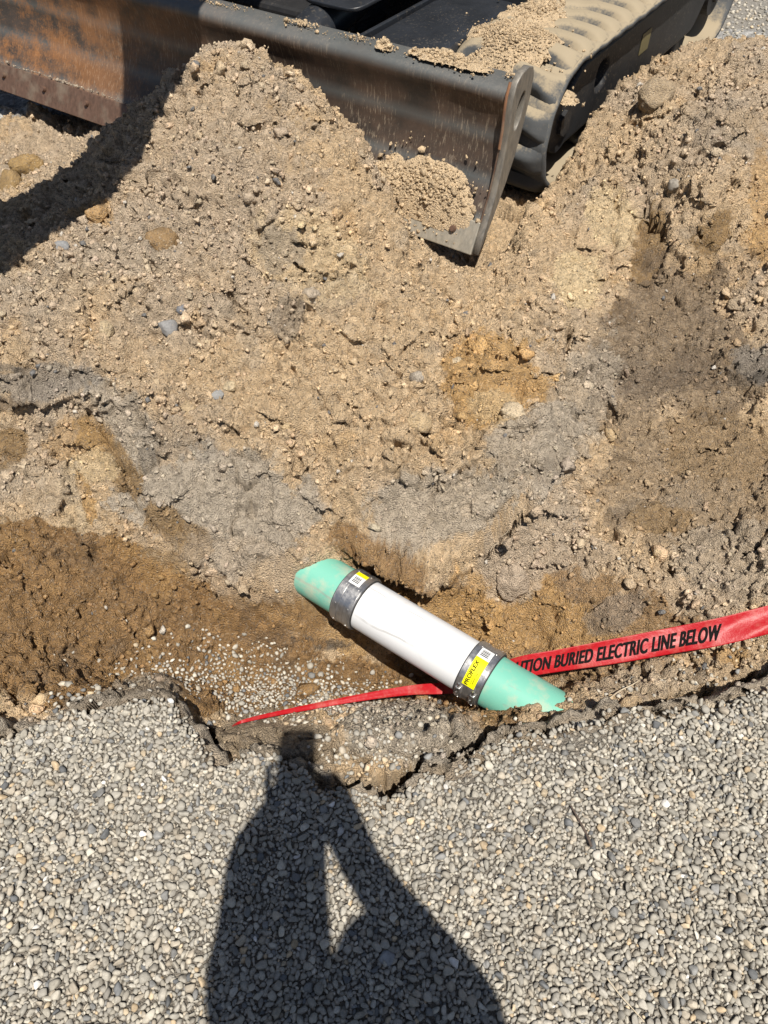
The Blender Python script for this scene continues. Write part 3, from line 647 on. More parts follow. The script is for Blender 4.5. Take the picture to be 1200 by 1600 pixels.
stones = [('clod', 257, 388, 27, 21, .8, (.25, .165, .085), 'round brown soil clod on the big mound, left of its middle', .22),
          ('stone', 262, 514, 18, 13, .6, (.21, .205, .20), 'flat dark grey stone below the brown clod on the mound', .12),
          ('clod', 166, 519, 13, 14, .9, (.42, .33, .21), 'small tan clod left of the flat dark grey stone', .25),
          ('stone', 97, 391, 18, 9, .6, (.22, .22, .22), 'dull grey stone just below the broad shadow on the mound', .15),
          ('clod', 500, 287, 24, 15, .7, (.50, .40, .26), 'pale wedge shaped clod high on the mound near the blade', .3),
          ('clod', 398, 126, 13, 20, .8, (.42, .32, .20), 'upright tan clod at the mound peak', .3),
          ('clod', 433, 242, 14, 17, .8, (.45, .36, .23), 'tan clod on the right shoulder of the mound peak', .3),
          ('clod', 45, 262, 26, 13, .7, (.30, .20, .09), 'ochre clod under the left end of the blade', .3),
          ('clod', 18, 292, 20, 20, .7, (.28, .19, .09), 'rounded ochre clod at the left edge of the photo', .2),
          ('clod', 154, 342, 18, 12, .8, (.36, .23, .11), 'ochre clod beside the shadow edge on the mound', .35),
          ('clod', 487, 468, 15, 23, .6, (.40, .33, .25), 'upright grey beige slab of caked soil in the middle of the mound', .45),
          ('clod', 1027, 160, 28, 19, .9, (.32, .245, .16), 'large brown clod on the right hand mound beside the track', .3),
          ('clod', 1150, 480, 12, 10, .8, (.36, .28, .19), 'small round clod in the dark gully on the right', .2),
          ('stone', 1057, 290, 11, 11, .8, (.28, .25, .21), 'grey brown stone on the lower right mound', .2),
          ('clod', 652, 592, 12, 9, .8, (.35, .30, .24), 'grey beige clod left of the ochre smear', .2),
          ('clod', 718, 572, 16, 11, .7, (.52, .42, .28), 'pale clod above the ochre smear', .3),
          ('clod', 655, 662, 22, 12, .6, (.43, .32, .19), 'flat tan clod lying below the ochre smear', .35),
          ('clod', 800, 648, 22, 12, .6, (.50, .40, .27), 'pale flat slab of soil at the lower side of the ochre smear', .35),
          ('stone', 286, 483, 10, 7, .7, (.17, .17, .18), 'small dark pebble above the flat dark grey stone', .1),
          ('stone', 340, 618, 10, 8, .7, (.25, .245, .235), 'small grey stone above the grey dusty slope', .15),
          ('clod', 362, 606, 12, 9, .7, (.46, .37, .24), 'small pale clod above the grey dusty slope', .2),
          ('clod', 295, 640, 14, 12, .7, (.42, .32, .20), 'tan clod above the cracked grey ledge', .3),
          ('clod', 800, 905, 26, 26, .6, (.38, .30, .22), 'rough pinkish clod on the bank above the white pipe', .4),
          ('stone', 268, 1093, 6, 5, .7, (.52, .51, .49), 'white pebble at the left lip of the trench', .1),
          ('clod', 985, 912, 9, 8, .8, (.42, .32, .21), 'small tan clod on the bank above the red tape', .3),
          ('stone', 605, 1498, 13, 9, .6, (.3, .3, .3), 'grey pebble in the gravel at the edge of the shadow arm', .1)]
for k, (nm, u, v, ru, rv, fl, c, lab, ang) in enumerate(stones):
    p = zsurf(u, v); dep = p[1] * cp + (CAMH - p[2]) * sp_; a = ru / FPX * dep; b = rv / FPX * dep
    me = clod_mesh(nm, 50 + k, (a * 1.05, b * 1.25, max(a, b) * fl), np.array(c), ang)
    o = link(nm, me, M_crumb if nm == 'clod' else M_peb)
    nn = Vector(gat(NRM, p[0], p[1]).ravel()); q = Vector((0, 0, 1)).rotation_difference(nn)
    o.rotation_mode = 'QUATERNION'; o.rotation_quaternion = q; o.location = Vector(p) + nn * max(a, b) * fl * .45
    tag(o, lab, 'soil clod' if nm == 'clod' else 'stone', 'clods and stones lying on the dug soil')

# ------------------------------------------------------------------ materials of the made things
def pipe_mat(name, c, dirt, scr=.5, rough=.35, dirtamt=(.55, .75)):
    m, n, l, b = newmat(name)
    tc = N(n, 'ShaderNodeTexCoord').outputs['Object']
    mp = n.new('ShaderNodeMapping'); mp.inputs['Scale'].default_value = (3, 60, 60); l.new(tc, mp.inputs[0])
    s = noise(n, l, mp.outputs[0], 4, 5, .7)
    f = noise(n, l, tc, 16, 5, .62); g = noise(n, l, tc, 300, 2, .6)
    w_ = n.new('ShaderNodeTexWave'); w_.wave_type = 'BANDS'; w_.bands_direction = 'Y'; w_.inputs['Scale'].default_value = 9; w_.inputs['Distortion'].default_value = 2.5; w_.inputs['Detail'].default_value = 3; w_.inputs['Detail Scale'].default_value = .6; l.new(tc, w_.inputs['Vector'])
    dm = ramp(n, l, f, [(dirtamt[0], 0), (dirtamt[1], 1)])
    dm = mth(n, l, 'MULTIPLY', dm, ramp(n, l, g, [(.3, .55), (.6, 1)]))
    col_ = mix(n, l, mth(n, l, 'MULTIPLY', ramp(n, l, s, [(.66, 0), (.72, 1)]), scr * .5), c, tuple(q * .55 for q in c))
    ln_ = mth(n, l, 'MULTIPLY', ramp(n, l, w_.outputs['Fac'], [(.965, 0), (.99, 1)]), ramp(n, l, noise(n, l, tc, 9, 3, .6), [(.5, 0), (.6, .45)]))
    col_ = mix(n, l, ln_, col_, (.25, .24, .22))
    col_ = mix(n, l, dm, col_, dirt)
    l.new(col_, b.inputs['Base Color'])
    l.new(ramp(n, l, dm, [(0, rough), (1, .85)]), b.inputs['Roughness'])
    return m
M_white = pipe_mat('white_plastic', (.68, .685, .69), (.44, .39, .34), .9, .38, (.56, .95))
M_green = pipe_mat('green_plastic', (.165, .45, .345), (.44, .42, .31), .5, .5, (.50, .74))
def steel_mat(name, c, rough=.3, metal=1.0):
    m, n, l, b = newmat(name); tc = N(n, 'ShaderNodeTexCoord').outputs['Object']
    mp = n.new('ShaderNodeMapping'); mp.inputs['Scale'].default_value = (300, 6, 6); l.new(tc, mp.inputs[0])
    s = noise(n, l, mp.outputs[0], 3, 3, .6); d_ = noise(n, l, tc, 60, 4, .6)
    cc = mix(n, l, 1.0, c, ramp(n, l, s, [(.3, .8), (.7, 1.15)]), 'MULTIPLY')
    cc = mix(n, l, mth(n, l, 'MULTIPLY', ramp(n, l, d_, [(.6, 0), (.8, 1)]), .25), cc, (.30, .25, .19))
    l.new(cc, b.inputs['Base Color']); b.inputs['Metallic'].default_value = metal
    l.new(ramp(n, l, d_, [(.35, rough), (.75, rough + .3)]), b.inputs['Roughness'])
    return m
M_steel = steel_mat('stainless_band', (.52, .51, .50), .28, .92)
M_bolt = steel_mat('bolt_steel', (.62, .61, .60), .28)
def flat_mat(name, c, rough=.5, spec=.5, emi=None):
    m, n, l, b = newmat(name); g = N(n, 'ShaderNodeNewGeometry').outputs['Position']
    f = noise(n, l, g, 90, 4, .6)
    l.new(mix(n, l, 1.0, c, ramp(n, l, f, [(.3, .88), (.7, 1.1)]), 'MULTIPLY'), b.inputs['Base Color'])
    b.inputs['Roughness'].default_value = rough; b.inputs['Specular IOR Level'].default_value = spec
    return m
M_yel = flat_mat('yellow_label', (.86, .80, .0), .45); M_lw = flat_mat('label_white', (.75, .75, .74), .5); M_ink = flat_mat('print_black', (.010, .009, .009), .9, .05)
M_rub = flat_mat('rubber', (.025, .024, .023), .7)
M_root = flat_mat('root', (.30, .24, .17), .9); M_twig = flat_mat('twig', (.09, .065, .05), .9); M_straw = flat_mat('straw', (.50, .42, .30), .8)
def tape_mat():
    m, n, l, b = newmat('red_tape'); g = N(n, 'ShaderNodeNewGeometry').outputs['Position']
    f = noise(n, l, g, 22, 5, .7); f2 = noise(n, l, g, 240, 3, .6)
    c = mix(n, l, mth(n, l, 'MULTIPLY', ramp(n, l, f, [(.48, 0), (.66, 1)]), mth(n, l, 'MULTIPLY', f2, .95)), (.36, .006, .011), (.40, .13, .10))
    l.new(c, b.inputs['Base Color']); b.inputs['Roughness'].default_value = .42; b.inputs['Specular IOR Level'].default_value = .3
    bump(n, l, b, mth(n, l, 'ADD', f, noise(n, l, g, 60, 3, .6)), .25, .005)
    return m
M_tape = tape_mat()

# ------------------------------------------------------------------ the repaired pipe
A0, A1 = Vector(at(470, 884, -.205)), Vector(at(848, 1112, -.205))
AX = (A1 - A0).normalized(); PL = (A1 - A0).length
pipe = empty('drain_pipe', A0); tag(pipe, 'green drain pipe in the trench repaired with a white plastic section', 'pipe')
QP = AX.to_track_quat('X', 'Z').to_matrix().to_4x4()
pipe.matrix_world = Matrix.Translation(A0) @ QP
def t_at(u, v):                        # distance along the pipe axis seen at (u, v)
    p = Vector(at(u, v, -.205)); return (p - A0).dot(AX)
RP = .0675
def tube(name, x0, x1, R, th, mat, parent, n=72, rings=None, wave=0):
    rings = rings or max(2, int((x1 - x0) / .02)); bm = bmesh.new(); prev = None
    L = []
    prof = [(x0 + (x1 - x0) * k / rings, R) for k in range(rings + 1)] + [(x1, R - th)] + [(x0, R - th)]
    for (xx, rr) in prof:
        L.append([bm.verts.new((xx, rr * math.cos(2 * math.pi * k / n), rr * math.sin(2 * math.pi * k / n))) for k in range(n)])
    for a, b in zip(L, L[1:] + L[:1]):
        for k in range(n): bm.faces.new((a[k], a[(k + 1) % n], b[(k + 1) % n], b[k]))
    o = bobj(name, bm, mat, parent, True)
    md = o.modifiers.new('edges', 'EDGE_SPLIT'); md.split_angle = math.radians(40)
    return o
c1a, c1b = t_at(540, 927), t_at(575, 943)      # first coupling
c2a, c2b = t_at(735, 1042), t_at(767, 1062)
c1m, c2m = (c1a + c1b) / 2, (c2a + c2b) / 2; CW = .063
tube('green_pipe', -.30, c1m - .004, RP * .985, .005, M_green, pipe)
tube('white_pipe', c1m - .002, c2m - .002, RP, .005, M_white, pipe)
tube('green_pipe', c2m, PL + .30, RP * .985, .005, M_green, pipe)
def arc_patch(name, x0, x1, a0, a1, R, mat, parent, n=14):
    bm = bmesh.new(); rows = []
    for xx in (x0, x1): rows.append([bm.verts.new((xx, R * math.cos(a0 + (a1 - a0) * k / n), R * math.sin(a0 + (a1 - a0) * k / n))) for k in range(n + 1)])
    for k in range(n): bm.faces.new((rows[0][k], rows[1][k], rows[1][k + 1], rows[0][k + 1]))
    for f in bm.faces:
        f.normal_update()
    return bobj(name, bm, mat, parent, True)
def text_mesh(body, size, shear=0, off=0.0, space=1.0):
    cu = bpy.data.curves.new('lettering', 'FONT'); cu.body = body; cu.size = size; cu.shear = shear; cu.offset = off; cu.space_character = space
    t = bpy.data.objects.new('lettering', cu); C.objects.link(t)
    dg = bpy.context.evaluated_depsgraph_get(); me = bpy.data.meshes.new_from_object(t.evaluated_get(dg))
    bpy.data.objects.remove(t); bpy.data.curves.remove(cu); return me
def cyl_text(body, size, xc, ac, R, mat, parent, off=0.0, shear=0, width=None):
    # lettering that runs round the pipe (reads towards increasing angle), centred at x = xc, angle ac
    me = text_mesh(body, size, shear, off); me2 = bmesh.new(); me2.from_mesh(me)
    bmesh.ops.triangulate(me2, faces=me2.faces[:]); bmesh.ops.subdivide_edges(me2, edges=me2.edges[:], cuts=1)
    xs = [v.co.x for v in me2.verts]; w_ = max(xs) - min(xs); k = (width / w_) if width else 1
    yc = (max(v.co.y for v in me2.verts) + min(v.co.y for v in me2.verts)) / 2
    for v in me2.verts:
        a = ac + ((v.co.x - (max(xs) + min(xs)) / 2 if False else v.co.x - (xs and (max(xs) + min(xs)) / 2)) * k) / R
        v.co = (xc + (v.co.y - yc), R * math.cos(a), R * math.sin(a))
    return bobj('lettering', me2, mat, parent)
def coupling(xm, rot, aL, flip):
    R = RP + .0062
    root = tube('coupling', xm - CW / 2, xm + CW / 2, R, .006, M_steel, pipe)
    tube('rubber_sleeve', xm - CW / 2 - .0025, xm + CW / 2 + .0025, R - .0025, .0035, M_rub, root, rings=1)
    for sgn in (-1, 1):
        xc = xm + sgn * (CW / 2 - .012)
        tube('clamp_band', xc - .0085, xc + .0085, R + .0018, .0017, M_steel, root, rings=2)
        for ang in range(0, 360, 45):
            a = math.radians(ang + rot); bm = bmesh.new()
            p = Vector((xc, (R + .0016) * math.cos(a), (R + .0016) * math.sin(a))); nn = Vector((0, math.cos(a), math.sin(a)))
            bm_cyl(bm, p, p + nn * .0012, .0022, n=8)
            bobj('rivet', bm, M_bolt, root)
        # worm screw housing
        a = math.radians(aL); nn = Vector((0, math.cos(a), math.sin(a))); tt = Vector((0, -math.sin(a), math.cos(a)))
        p = Vector((xc, 0, 0)) + nn * (R + .006); hs = bmesh.new()
        bm_box(hs, p + tt * .0, (.013, .016, .009), Euler((a - math.pi / 2, 0, 0)), .002)
        sc_ = bobj('screw_housing', hs, M_bolt, root)
        bm = bmesh.new(); bm_cyl(bm, p + nn * .0 + tt * .006, p + tt * .017, .0058, n=6); bm_cyl(bm, p + tt * .017, p + tt * .019, .0045, n=16); bm_cyl(bm, p - tt * .02, p - tt * .006, .0032, n=12)
        bobj('clamp_screw', bm, M_bolt, root)
    return root, R
# angles: 90 deg is straight up, the camera side is towards smaller y of the world
LY = (QP @ Vector((0, 1, 0))); CDIR = (Vector((0, 0, CAMH)) - (A0 + A1) / 2).normalized()
ay_, az2 = CDIR.dot((QP.to_3x3() @ Vector((0, 1, 0)))), CDIR.dot((QP.to_3x3() @ Vector((0, 0, 1))))
ACAM = math.atan2(az2, ay_)            # angle on the pipe that faces the camera
# which way round is the photograph's lower left side of the pipe
side = Vector(at(560, 1000, -.205)) - Vector(at(600, 930, -.205)); s_ang = math.copysign(1, side.dot(QP.to_3x3() @ Vector((0, math.cos(ACAM + .5), math.sin(ACAM + .5)))) - side.dot(QP.to_3x3() @ Vector((0, math.cos(ACAM), math.sin(ACAM)))))
D = s_ang                              # moving by +D in angle goes to the lower left in the photograph
cA, RC = coupling(c1m, 10, math.degrees(ACAM) + D * 150, 1)
cB, RC = coupling(c2m, 20, math.degrees(ACAM) + D * 47, 1)
def label(root, xm, a_lo, a_hi, yell, R):
    # white barcode part first (upper), yellow part below; angles relative to the camera side
    pa = lambda q: ACAM + D * math.radians(q)
    w2 = .0165
    arc_patch('label', xm - w2, xm + w2, pa(a_lo), pa(a_lo + 24), R, M_lw, root)
    arc_patch('label', xm - w2, xm + w2, pa(a_lo + 24 if yell > 0 else a_lo - 12), pa(a_lo + 24 + yell if yell > 0 else a_lo), R, M_yel, root)
    bm = bmesh.new(); rr = random.Random(4); x = -w2 * .72
    a0, a1 = pa(a_lo + 7), pa(a_lo + 19); x0 = pa(a_lo + 4)
    q = a_lo + 5
    while q < a_lo + 19:
        dq = rr.choice([1.2, 1.9]); k0, k1 = pa(q), pa(q + dq)
        vs = [bm.verts.new((xm + sx, (R + .0004) * math.cos(a), (R + .0004) * math.sin(a))) for sx, a in ((-w2 * .7, k0), (w2 * .55, k0), (w2 * .55, k1), (-w2 * .7, k1))]
        bm.faces.new(vs); q += dq + 1.5
    bobj('barcode', bm, M_ink, root)
label(cB, c2m, -50, 0, 58, RC + .0024)
label(cA, c1m, -46, 0, -1, RC + .0024)
# the word runs up the yellow part from the lower left; drawn by its own small mapper
def label_text(root, body, size, xo, a_from, a_to, R, off=0.0, bold=False):
    me = text_mesh(body, 1, 0, off); bm = bmesh.new(); bm.from_mesh(me); bmesh.ops.triangulate(bm, faces=bm.faces[:]); bmesh.ops.subdivide_edges(bm, edges=bm.edges[:], cuts=1)
    xs = [v.co.x for v in bm.verts]; x0, x1 = min(xs), max(xs)
    for v in bm.verts:
        t = (v.co.x - x0) / (x1 - x0); a = ACAM + D * math.radians(a_from + (a_to - a_from) * t)
        v.co = (c2m + xo - v.co.y * size * TXS, R * math.cos(a), R * math.sin(a))
    return bobj('lettering', bm, M_ink, root)
TXS = -1 if (QP.to_3x3() @ Vector((1, 0, 0))).x < 0 else 1
label_text(cB, 'PROFLEX', .0135, -.002, 30, -19, RC + .0030, .030)
label_text(cB, '3000-44', .0045, .0095, 24, 2, RC + .0030, .006)
label_text(cB, 'SHIELDED COUPLING', .0030, .0045, 25, -10, RC + .0030)
label_text(cB, 'FOR DRAIN WASTE', .0028, .0150, 25, -8, RC + .0030)
label_text(cB, 'UPC', .0055, .002, 38, 33, RC + .0030)

# ------------------------------------------------------------------ red warning tape
def lerp_list(K, t):
    t = max(0, min(1, t)) * (len(K) - 1); i = min(int(t), len(K) - 2); f = t - i
    a, b, c_, d_ = K[max(i - 1, 0)], K[i], K[i + 1], K[min(i + 2, len(K) - 1)]
    return [0.5 * ((2 * b[k]) + (-a[k] + c_[k]) * f + (2 * a[k] - 5 * b[k] + 4 * c_[k] - d_[k]) * f * f + (-a[k] + 3 * b[k] - 3 * c_[k] + d_[k]) * f ** 3) for k in range(len(b))]
# lower edge and upper edge stations (u, v, z), right to left
TS = [((1640, 925, -.16), (1640, 880, -.15)), ((1500, 935, -.06), (1495, 885, -.04)), ((1330, 963, -.02), (1325, 914, .01)), ((1200, 991, -.045), (1200, 946, -.010)), ((1120, 1010, -.075), (1120, 966, -.040)), ((1060, 1020, -.10), (1060, 978, -.065)), ((960, 1037, -.135), (960, 998, -.10)), ((880, 1049, -.165), (880, 1013, -.13)),
      ((800, 1062, -.20), (800, 1029, -.165)), ((720, 1082, -.34), (720, 1062, -.33)), ((640, 1086, -.325), (640, 1071, -.315)), ((560, 1096, -.30), (560, 1085, -.29)), ((480, 1110, -.275), (480, 1101, -.268)), ((420, 1121, -.245), (420, 1114, -.238)), ((378, 1130, -.215), (378, 1125, -.212)), ((362, 1136, -.24), (362, 1134, -.245))]
TK = [list(at(*a)) + list(at(*b)) for a, b in TS]
tape = empty('warning_tape', at(900, 1045, -.16)); tag(tape, 'red plastic warning tape printed in black crossing the trench under the pipe', 'warning tape')
TI = tape.matrix_world.inverted(); tl = Vector(tape.location)
def tp(t, s, lift=0):
    q = lerp_list(TK, t); a, b = Vector(q[:3]), Vector(q[3:])
    q2 = lerp_list(TK, t + .004); al = (Vector(q2[:3]) - a); nn = al.cross(b - a)
    if nn.length < 1e-9: nn = Vector((0, 0, 1))
    nn.normalize()
    if nn.z < 0: nn = -nn
    p = a.lerp(b, s) + nn * (lift + .0040 * math.sin(t * 37 + s * 3.1) * (1 - t) + .0018 * math.sin(t * 150 + s * 9) * max(0, .45 - t) + .003 * abs(math.sin(t * 21 + s * 4.0)) * max(0, .5 - t) + .0022 * math.sin(t * 90 + s * 5) * max(0, .6 - t) + .002 * math.sin(s * 7) * (1 - t))
    return p - tl
bm = bmesh.new(); rows = []
NT = 420
for i in range(NT + 1): rows.append([bm.verts.new(tp(i / NT, s / 24)) for s in range(25)])
for a, b in zip(rows, rows[1:]):
    for k in range(24): bm.faces.new((a[k], a[k + 1], b[k + 1], b[k]))
to = bobj('tape_strip', bm, M_tape, tape, True)
sm = to.modifiers.new('thickness', 'SOLIDIFY'); sm.thickness = .0004; sm.offset = -1
me = text_mesh('CAUTION BURIED ELECTRIC LINE BELOW', 1, .30, .012, 1.08)
bm = bmesh.new()
for q_, (dx_, dy_) in enumerate(((-.034, 0), (.034, 0), (-.012, .016), (.012, -.016), (0, 0))):
    m2 = me.copy(); m2.transform(Matrix.Translation((dx_, dy_, q_ * .02))); bm.from_mesh(m2)
bmesh.ops.triangulate(bm, faces=bm.faces[:])
for _ in range(2): bmesh.ops.subdivide_edges(bm, edges=[e for e in bm.edges if e.calc_length() > .12], cuts=1); bmesh.ops.triangulate(bm, faces=bm.faces[:])
xs = [v.co.x for v in bm.verts]; x0, x1 = min(xs), max(xs)
# the inverse map u -> t (the line is read left to right in the photograph, t runs right to left)
tt = np.linspace(0, 1, 400); uu = []
for t in tt:
    q = lerp_list(TK, t); m_ = [(q[k] + q[k + 3]) / 2 for k in range(3)]; uu.append(float(seen(m_[0], m_[1], m_[2])[0]))
arc = np.concatenate([[0], np.cumsum([math.dist([(a_ + b_) / 2 for a_, b_ in zip(lerp_list(TK, t0)[:3], lerp_list(TK, t0)[3:])], [(a_ + b_) / 2 for a_, b_ in zip(lerp_list(TK, t1)[:3], lerp_list(TK, t1)[3:])]) for t0, t1 in zip(tt, tt[1:])])])
t_end = np.interp(-1128, -np.array(uu), tt); a_end = np.interp(t_end, tt, arc)
t_b = np.interp(-856, -np.array(uu), tt); a_b = np.interp(t_b, tt, arc)   # the B of BURIED
fB = .222
Ltot = (a_b - a_end) / (1 - fB)
for v in bm.verts:
    f = (v.co.x - x0) / (x1 - x0); aa = a_end + (1 - f) * Ltot
    t = float(np.interp(aa, arc, tt)); s = .235 + v.co.y / .72 * .55
    v.co = tp(t, s, .0030 + .004 * v.co.z)
bobj('lettering', bm, M_ink, tape)

# ------------------------------------------------------------------ roots, twigs, straw
def strand(name, pts, r0, r1, mat, lab, cat, lift=.004, wob=.0, seed=1):
    rr = random.Random(seed); P = []
    for i, (u, v) in enumerate(pts):
        p = Vector(zsurf(u, v, -.1)); P.append(p + Vector((rr.uniform(-wob, wob), 0, lift)))
    K = [list(p) for p in P]; n = len(P) * 6; bm = bmesh.new(); prev = None; base = P[0].copy(); Q = [Vector(lerp_list(K, i / n)) for i in range(n + 1)]
    for i, p in enumerate(Q):
        d_ = (Q[min(i + 1, n)] - Q[max(i - 1, 0)]).normalized(); a = d_.orthogonal().normalized(); b = d_.cross(a); R = (r0 + (r1 - r0) * i / n) * rr.uniform(.85, 1.15)
        ring = [bm.verts.new(p - base + (a * math.cos(k * math.pi / 3) + b * math.sin(k * math.pi / 3)) * R) for k in range(6)]
        if prev:
            for k in range(6): bm.faces.new((prev[k], prev[(k + 1) % 6], ring[(k + 1) % 6], ring[k]))
        else: bm.faces.new(ring)
        prev = ring
    bm.faces.new(prev)
    o = bobj(name, bm, mat, None, True); o.location = base; return tag(o, lab, cat)
strand('root', [(764, 868), (770, 856), (781, 850), (783, 842), (792, 834), (797, 822)], .0022, .0012, M_root, 'thin pale root curling out of the bank above the pipe', 'root', .008)
strand('twig', [(948, 1097), (965, 1084), (985, 1074), (998, 1066)], .0018, .0012, M_straw, 'thin pale twig lying at the lip right of the pipe', 'twig', .012)
strand('twig', [(890, 1262), (903, 1285), (915, 1308), (922, 1326)], .0016, .0032, M_twig, 'dark brown twig lying on the gravel', 'twig', .012)
strand('straw_stalk', [(945, 1530), (965, 1556), (985, 1578), (1003, 1598)], .0012, .0009, M_straw, 'dry straw stalk on the gravel at the bottom right', 'straw', .014)
strand('root', [(985, 795), (1005, 775), (1035, 762), (1060, 758)], .0022, .001, M_root, 'brown root on the dark bank at the right', 'root', .004)
strand('straw_stalk', [(585, 1225), (586, 1205)], .0011, .0008, M_straw, 'short straw stalk standing in the slumped gravel', 'straw', .012)

# ------------------------------------------------------------------ the excavator
def coat(name, base, rough, dust=(.42, .34, .24), up=.75, amt=1.0, scale=9, spec=.5, noisebase=None, fine=120):
    """painted metal or rubber with soil dust lying on its upward faces"""
    m, n, l, b = newmat(name); ge = N(n, 'ShaderNodeNewGeometry'); tc = N(n, 'ShaderNodeTexCoord').outputs['Object']
    sx = n.new('ShaderNodeSeparateXYZ'); l.new(ge.outputs['Normal'], sx.inputs[0])
    f = noise(n, l, tc, scale, 5, .65); f2 = noise(n, l, tc, fine, 3, .6)
    a = mth(n, l, 'ADD', mth(n, l, 'MULTIPLY', sx.outputs[2], .55), mth(n, l, 'MULTIPLY', f, .9))
    a = mth(n, l, 'ADD', a, mth(n, l, 'MULTIPLY', f2, .25))
    mk = mth(n, l, 'MULTIPLY', ramp(n, l, a, [(up, 0), (min(up + .35, 1), 1)]), amt)
    c = mix(n, l, ramp(n, l, f, [(.35, 0), (.65, 1)]), base, noisebase or tuple(q * 1.5 for q in base))
    sp2 = ramp(n, l, noise(n, l, tc, 75, 4, .75), [(.56, 0), (.66, 1)]); sp3 = ramp(n, l, noise(n, l, tc, 3.5, 3, .6), [(.40, .1), (.62, 1)])
    c = mix(n, l, mth(n, l, 'MULTIPLY', mth(n, l, 'MULTIPLY', sp2, sp3), .30), c, dust)
    c = mix(n, l, mk, c, dust); l.new(c, b.inputs['Base Color'])
    l.new(ramp(n, l, mk, [(0, rough), (.6, .9)]), b.inputs['Roughness']); b.inputs['Specular IOR Level'].default_value = spec
    bump(n, l, b, f2, .25, .002)
    return m
M_paint = coat('black_paint', (.016, .018, .022), .38, up=1.0, amt=.5)
M_frame = coat('frame_paint', (.016, .016, .017), .6, up=1.05, amt=.25, spec=.3)
M_track = coat('track_rubber', (.065, .068, .07), .75, dust=(.36, .29, .19), up=.82, amt=.8, scale=5, spec=.3)
M_body = coat('body_paint', (.04, .042, .045), .4, up=1.1, amt=.3)
def blade_mat():
    m, n, l, b = newmat('worn_blade_steel'); tc = N(n, 'ShaderNodeTexCoord').outputs['Object']
    sx = n.new('ShaderNodeSeparateXYZ'); l.new(tc, sx.inputs[0])
    mp = n.new('ShaderNodeMapping'); mp.inputs['Scale'].default_value = (1, .4, .13); l.new(tc, mp.inputs[0])
    st = noise(n, l, mp.outputs[0], 150, 4, .75); st2 = noise(n, l, tc, 9, 5, .65)
    mp2 = n.new('ShaderNodeMapping'); mp2.inputs['Scale'].default_value = (1.0, 1.0, 1.3); l.new(tc, mp2.inputs[0])
    big = noise(n, l, mp2.outputs[0], 4.2, 6, .68); fine = noise(n, l, tc, 140, 4, .7)
    lf = n.new('ShaderNodeMapRange'); l.new(sx.outputs[0], lf.inputs[0]); lf.inputs[1].default_value = -1.1; lf.inputs[2].default_value = -2.2   # rustier to the left
    base = mix(n, l, ramp(n, l, st2, [(.35, 0), (.65, 1)]), (.036, .028, .023), (.088, .058, .042))
    hue = n.new('ShaderNodeMapRange'); l.new(sx.outputs[2], hue.inputs[0]); hue.inputs[1].default_value = .08; hue.inputs[2].default_value = .60
    blue = ramp(n, l, hue.outputs[0], [(0, .7), (.17, 1), (.21, .15), (.30, .1), (.36, .8), (.41, .1), (.55, .08), (.60, .75), (.66, .1), (.82, 0), (.87, .9), (1, 1)])
    base = mix(n, l, mth(n, l, 'MULTIPLY', blue, mth(n, l, 'ADD', mth(n, l, 'MULTIPLY', big, .8), .45)), base, (.125, .138, .138))
    orange = mth(n, l, 'MULTIPLY', ramp(n, l, mth(n, l, 'ADD', mth(n, l, 'MULTIPLY', big, .75), mth(n, l, 'MULTIPLY', fine, .25)), [(.46, 0), (.58, 1)]), ramp(n, l, st, [(.35, .6), (.6, 1)]))
    orange = mth(n, l, 'MULTIPLY', orange, mth(n, l, 'ADD', mth(n, l, 'MULTIPLY', lf.outputs[0], .8), .06))
    base = mix(n, l, orange, base, (.36, .155, .05))
    low = ramp(n, l, hue.outputs[0], [(.1, .8), (.75, .35), (.95, .1)])
    dustm = mth(n, l, 'MULTIPLY', mth(n, l, 'MULTIPLY', ramp(n, l, st, [(.54, 0), (.62, 1)]), ramp(n, l, big, [(.42, 0), (.56, 1)])), low)
    rt = mth(n, l, 'SUBTRACT', 1.0, mth(n, l, 'MULTIPLY', lf.outputs[0], .75))
    base = mix(n, l, mth(n, l, 'MULTIPLY', dustm, rt), base, (.42, .35, .26))
    base = mix(n, l, ramp(n, l, fine, [(.69, 0), (.72, .8)]), base, (.45, .37, .27))
    l.new(base, b.inputs['Base Color']); b.inputs['Metallic'].default_value = .25
    l.new(ramp(n, l, fine, [(.3, .38), (.7, .65)]), b.inputs['Roughness'])
    bump(n, l, b, mth(n, l, 'ADD', fine, st2), .2, .002)
    return m
M_blade = blade_mat()
def worn(name, a, c, rough=.45, metal=.3):
    m, n, l, b = newmat(name); tc = N(n, 'ShaderNodeTexCoord').outputs['Object']
    mp = n.new('ShaderNodeMapping'); mp.inputs['Scale'].default_value = (1, 1, .25); l.new(tc, mp.inputs[0])
    f = noise(n, l, mp.outputs[0], 70, 5, .7); g = noise(n, l, tc, 12, 4, .6)
    cc = mix(n, l, ramp(n, l, f, [(.35, 0), (.65, 1)]), a, c); cc = mix(n, l, ramp(n, l, g, [(.5, 0), (.75, .5)]), cc, (.32, .27, .2))
    l.new(cc, b.inputs['Base Color']); b.inputs['Metallic'].default_value = metal; b.inputs['Roughness'].default_value = rough
    bump(n, l, b, f, .25, .0015); return m
M_edge = worn('cutting_edge_steel', (.10, .060, .042), (.17, .10, .07))
M_edge_r = worn('scraped_edge_steel', (.26, .24, .20), (.40, .36, .29), .5, .35)
M_plate = worn('end_plate_steel', (.13, .12, .105), (.24, .215, .18), .5, .3)
M_rusty = worn('rusty_edge', (.26, .12, .055), (.16, .09, .06), .7, .1)

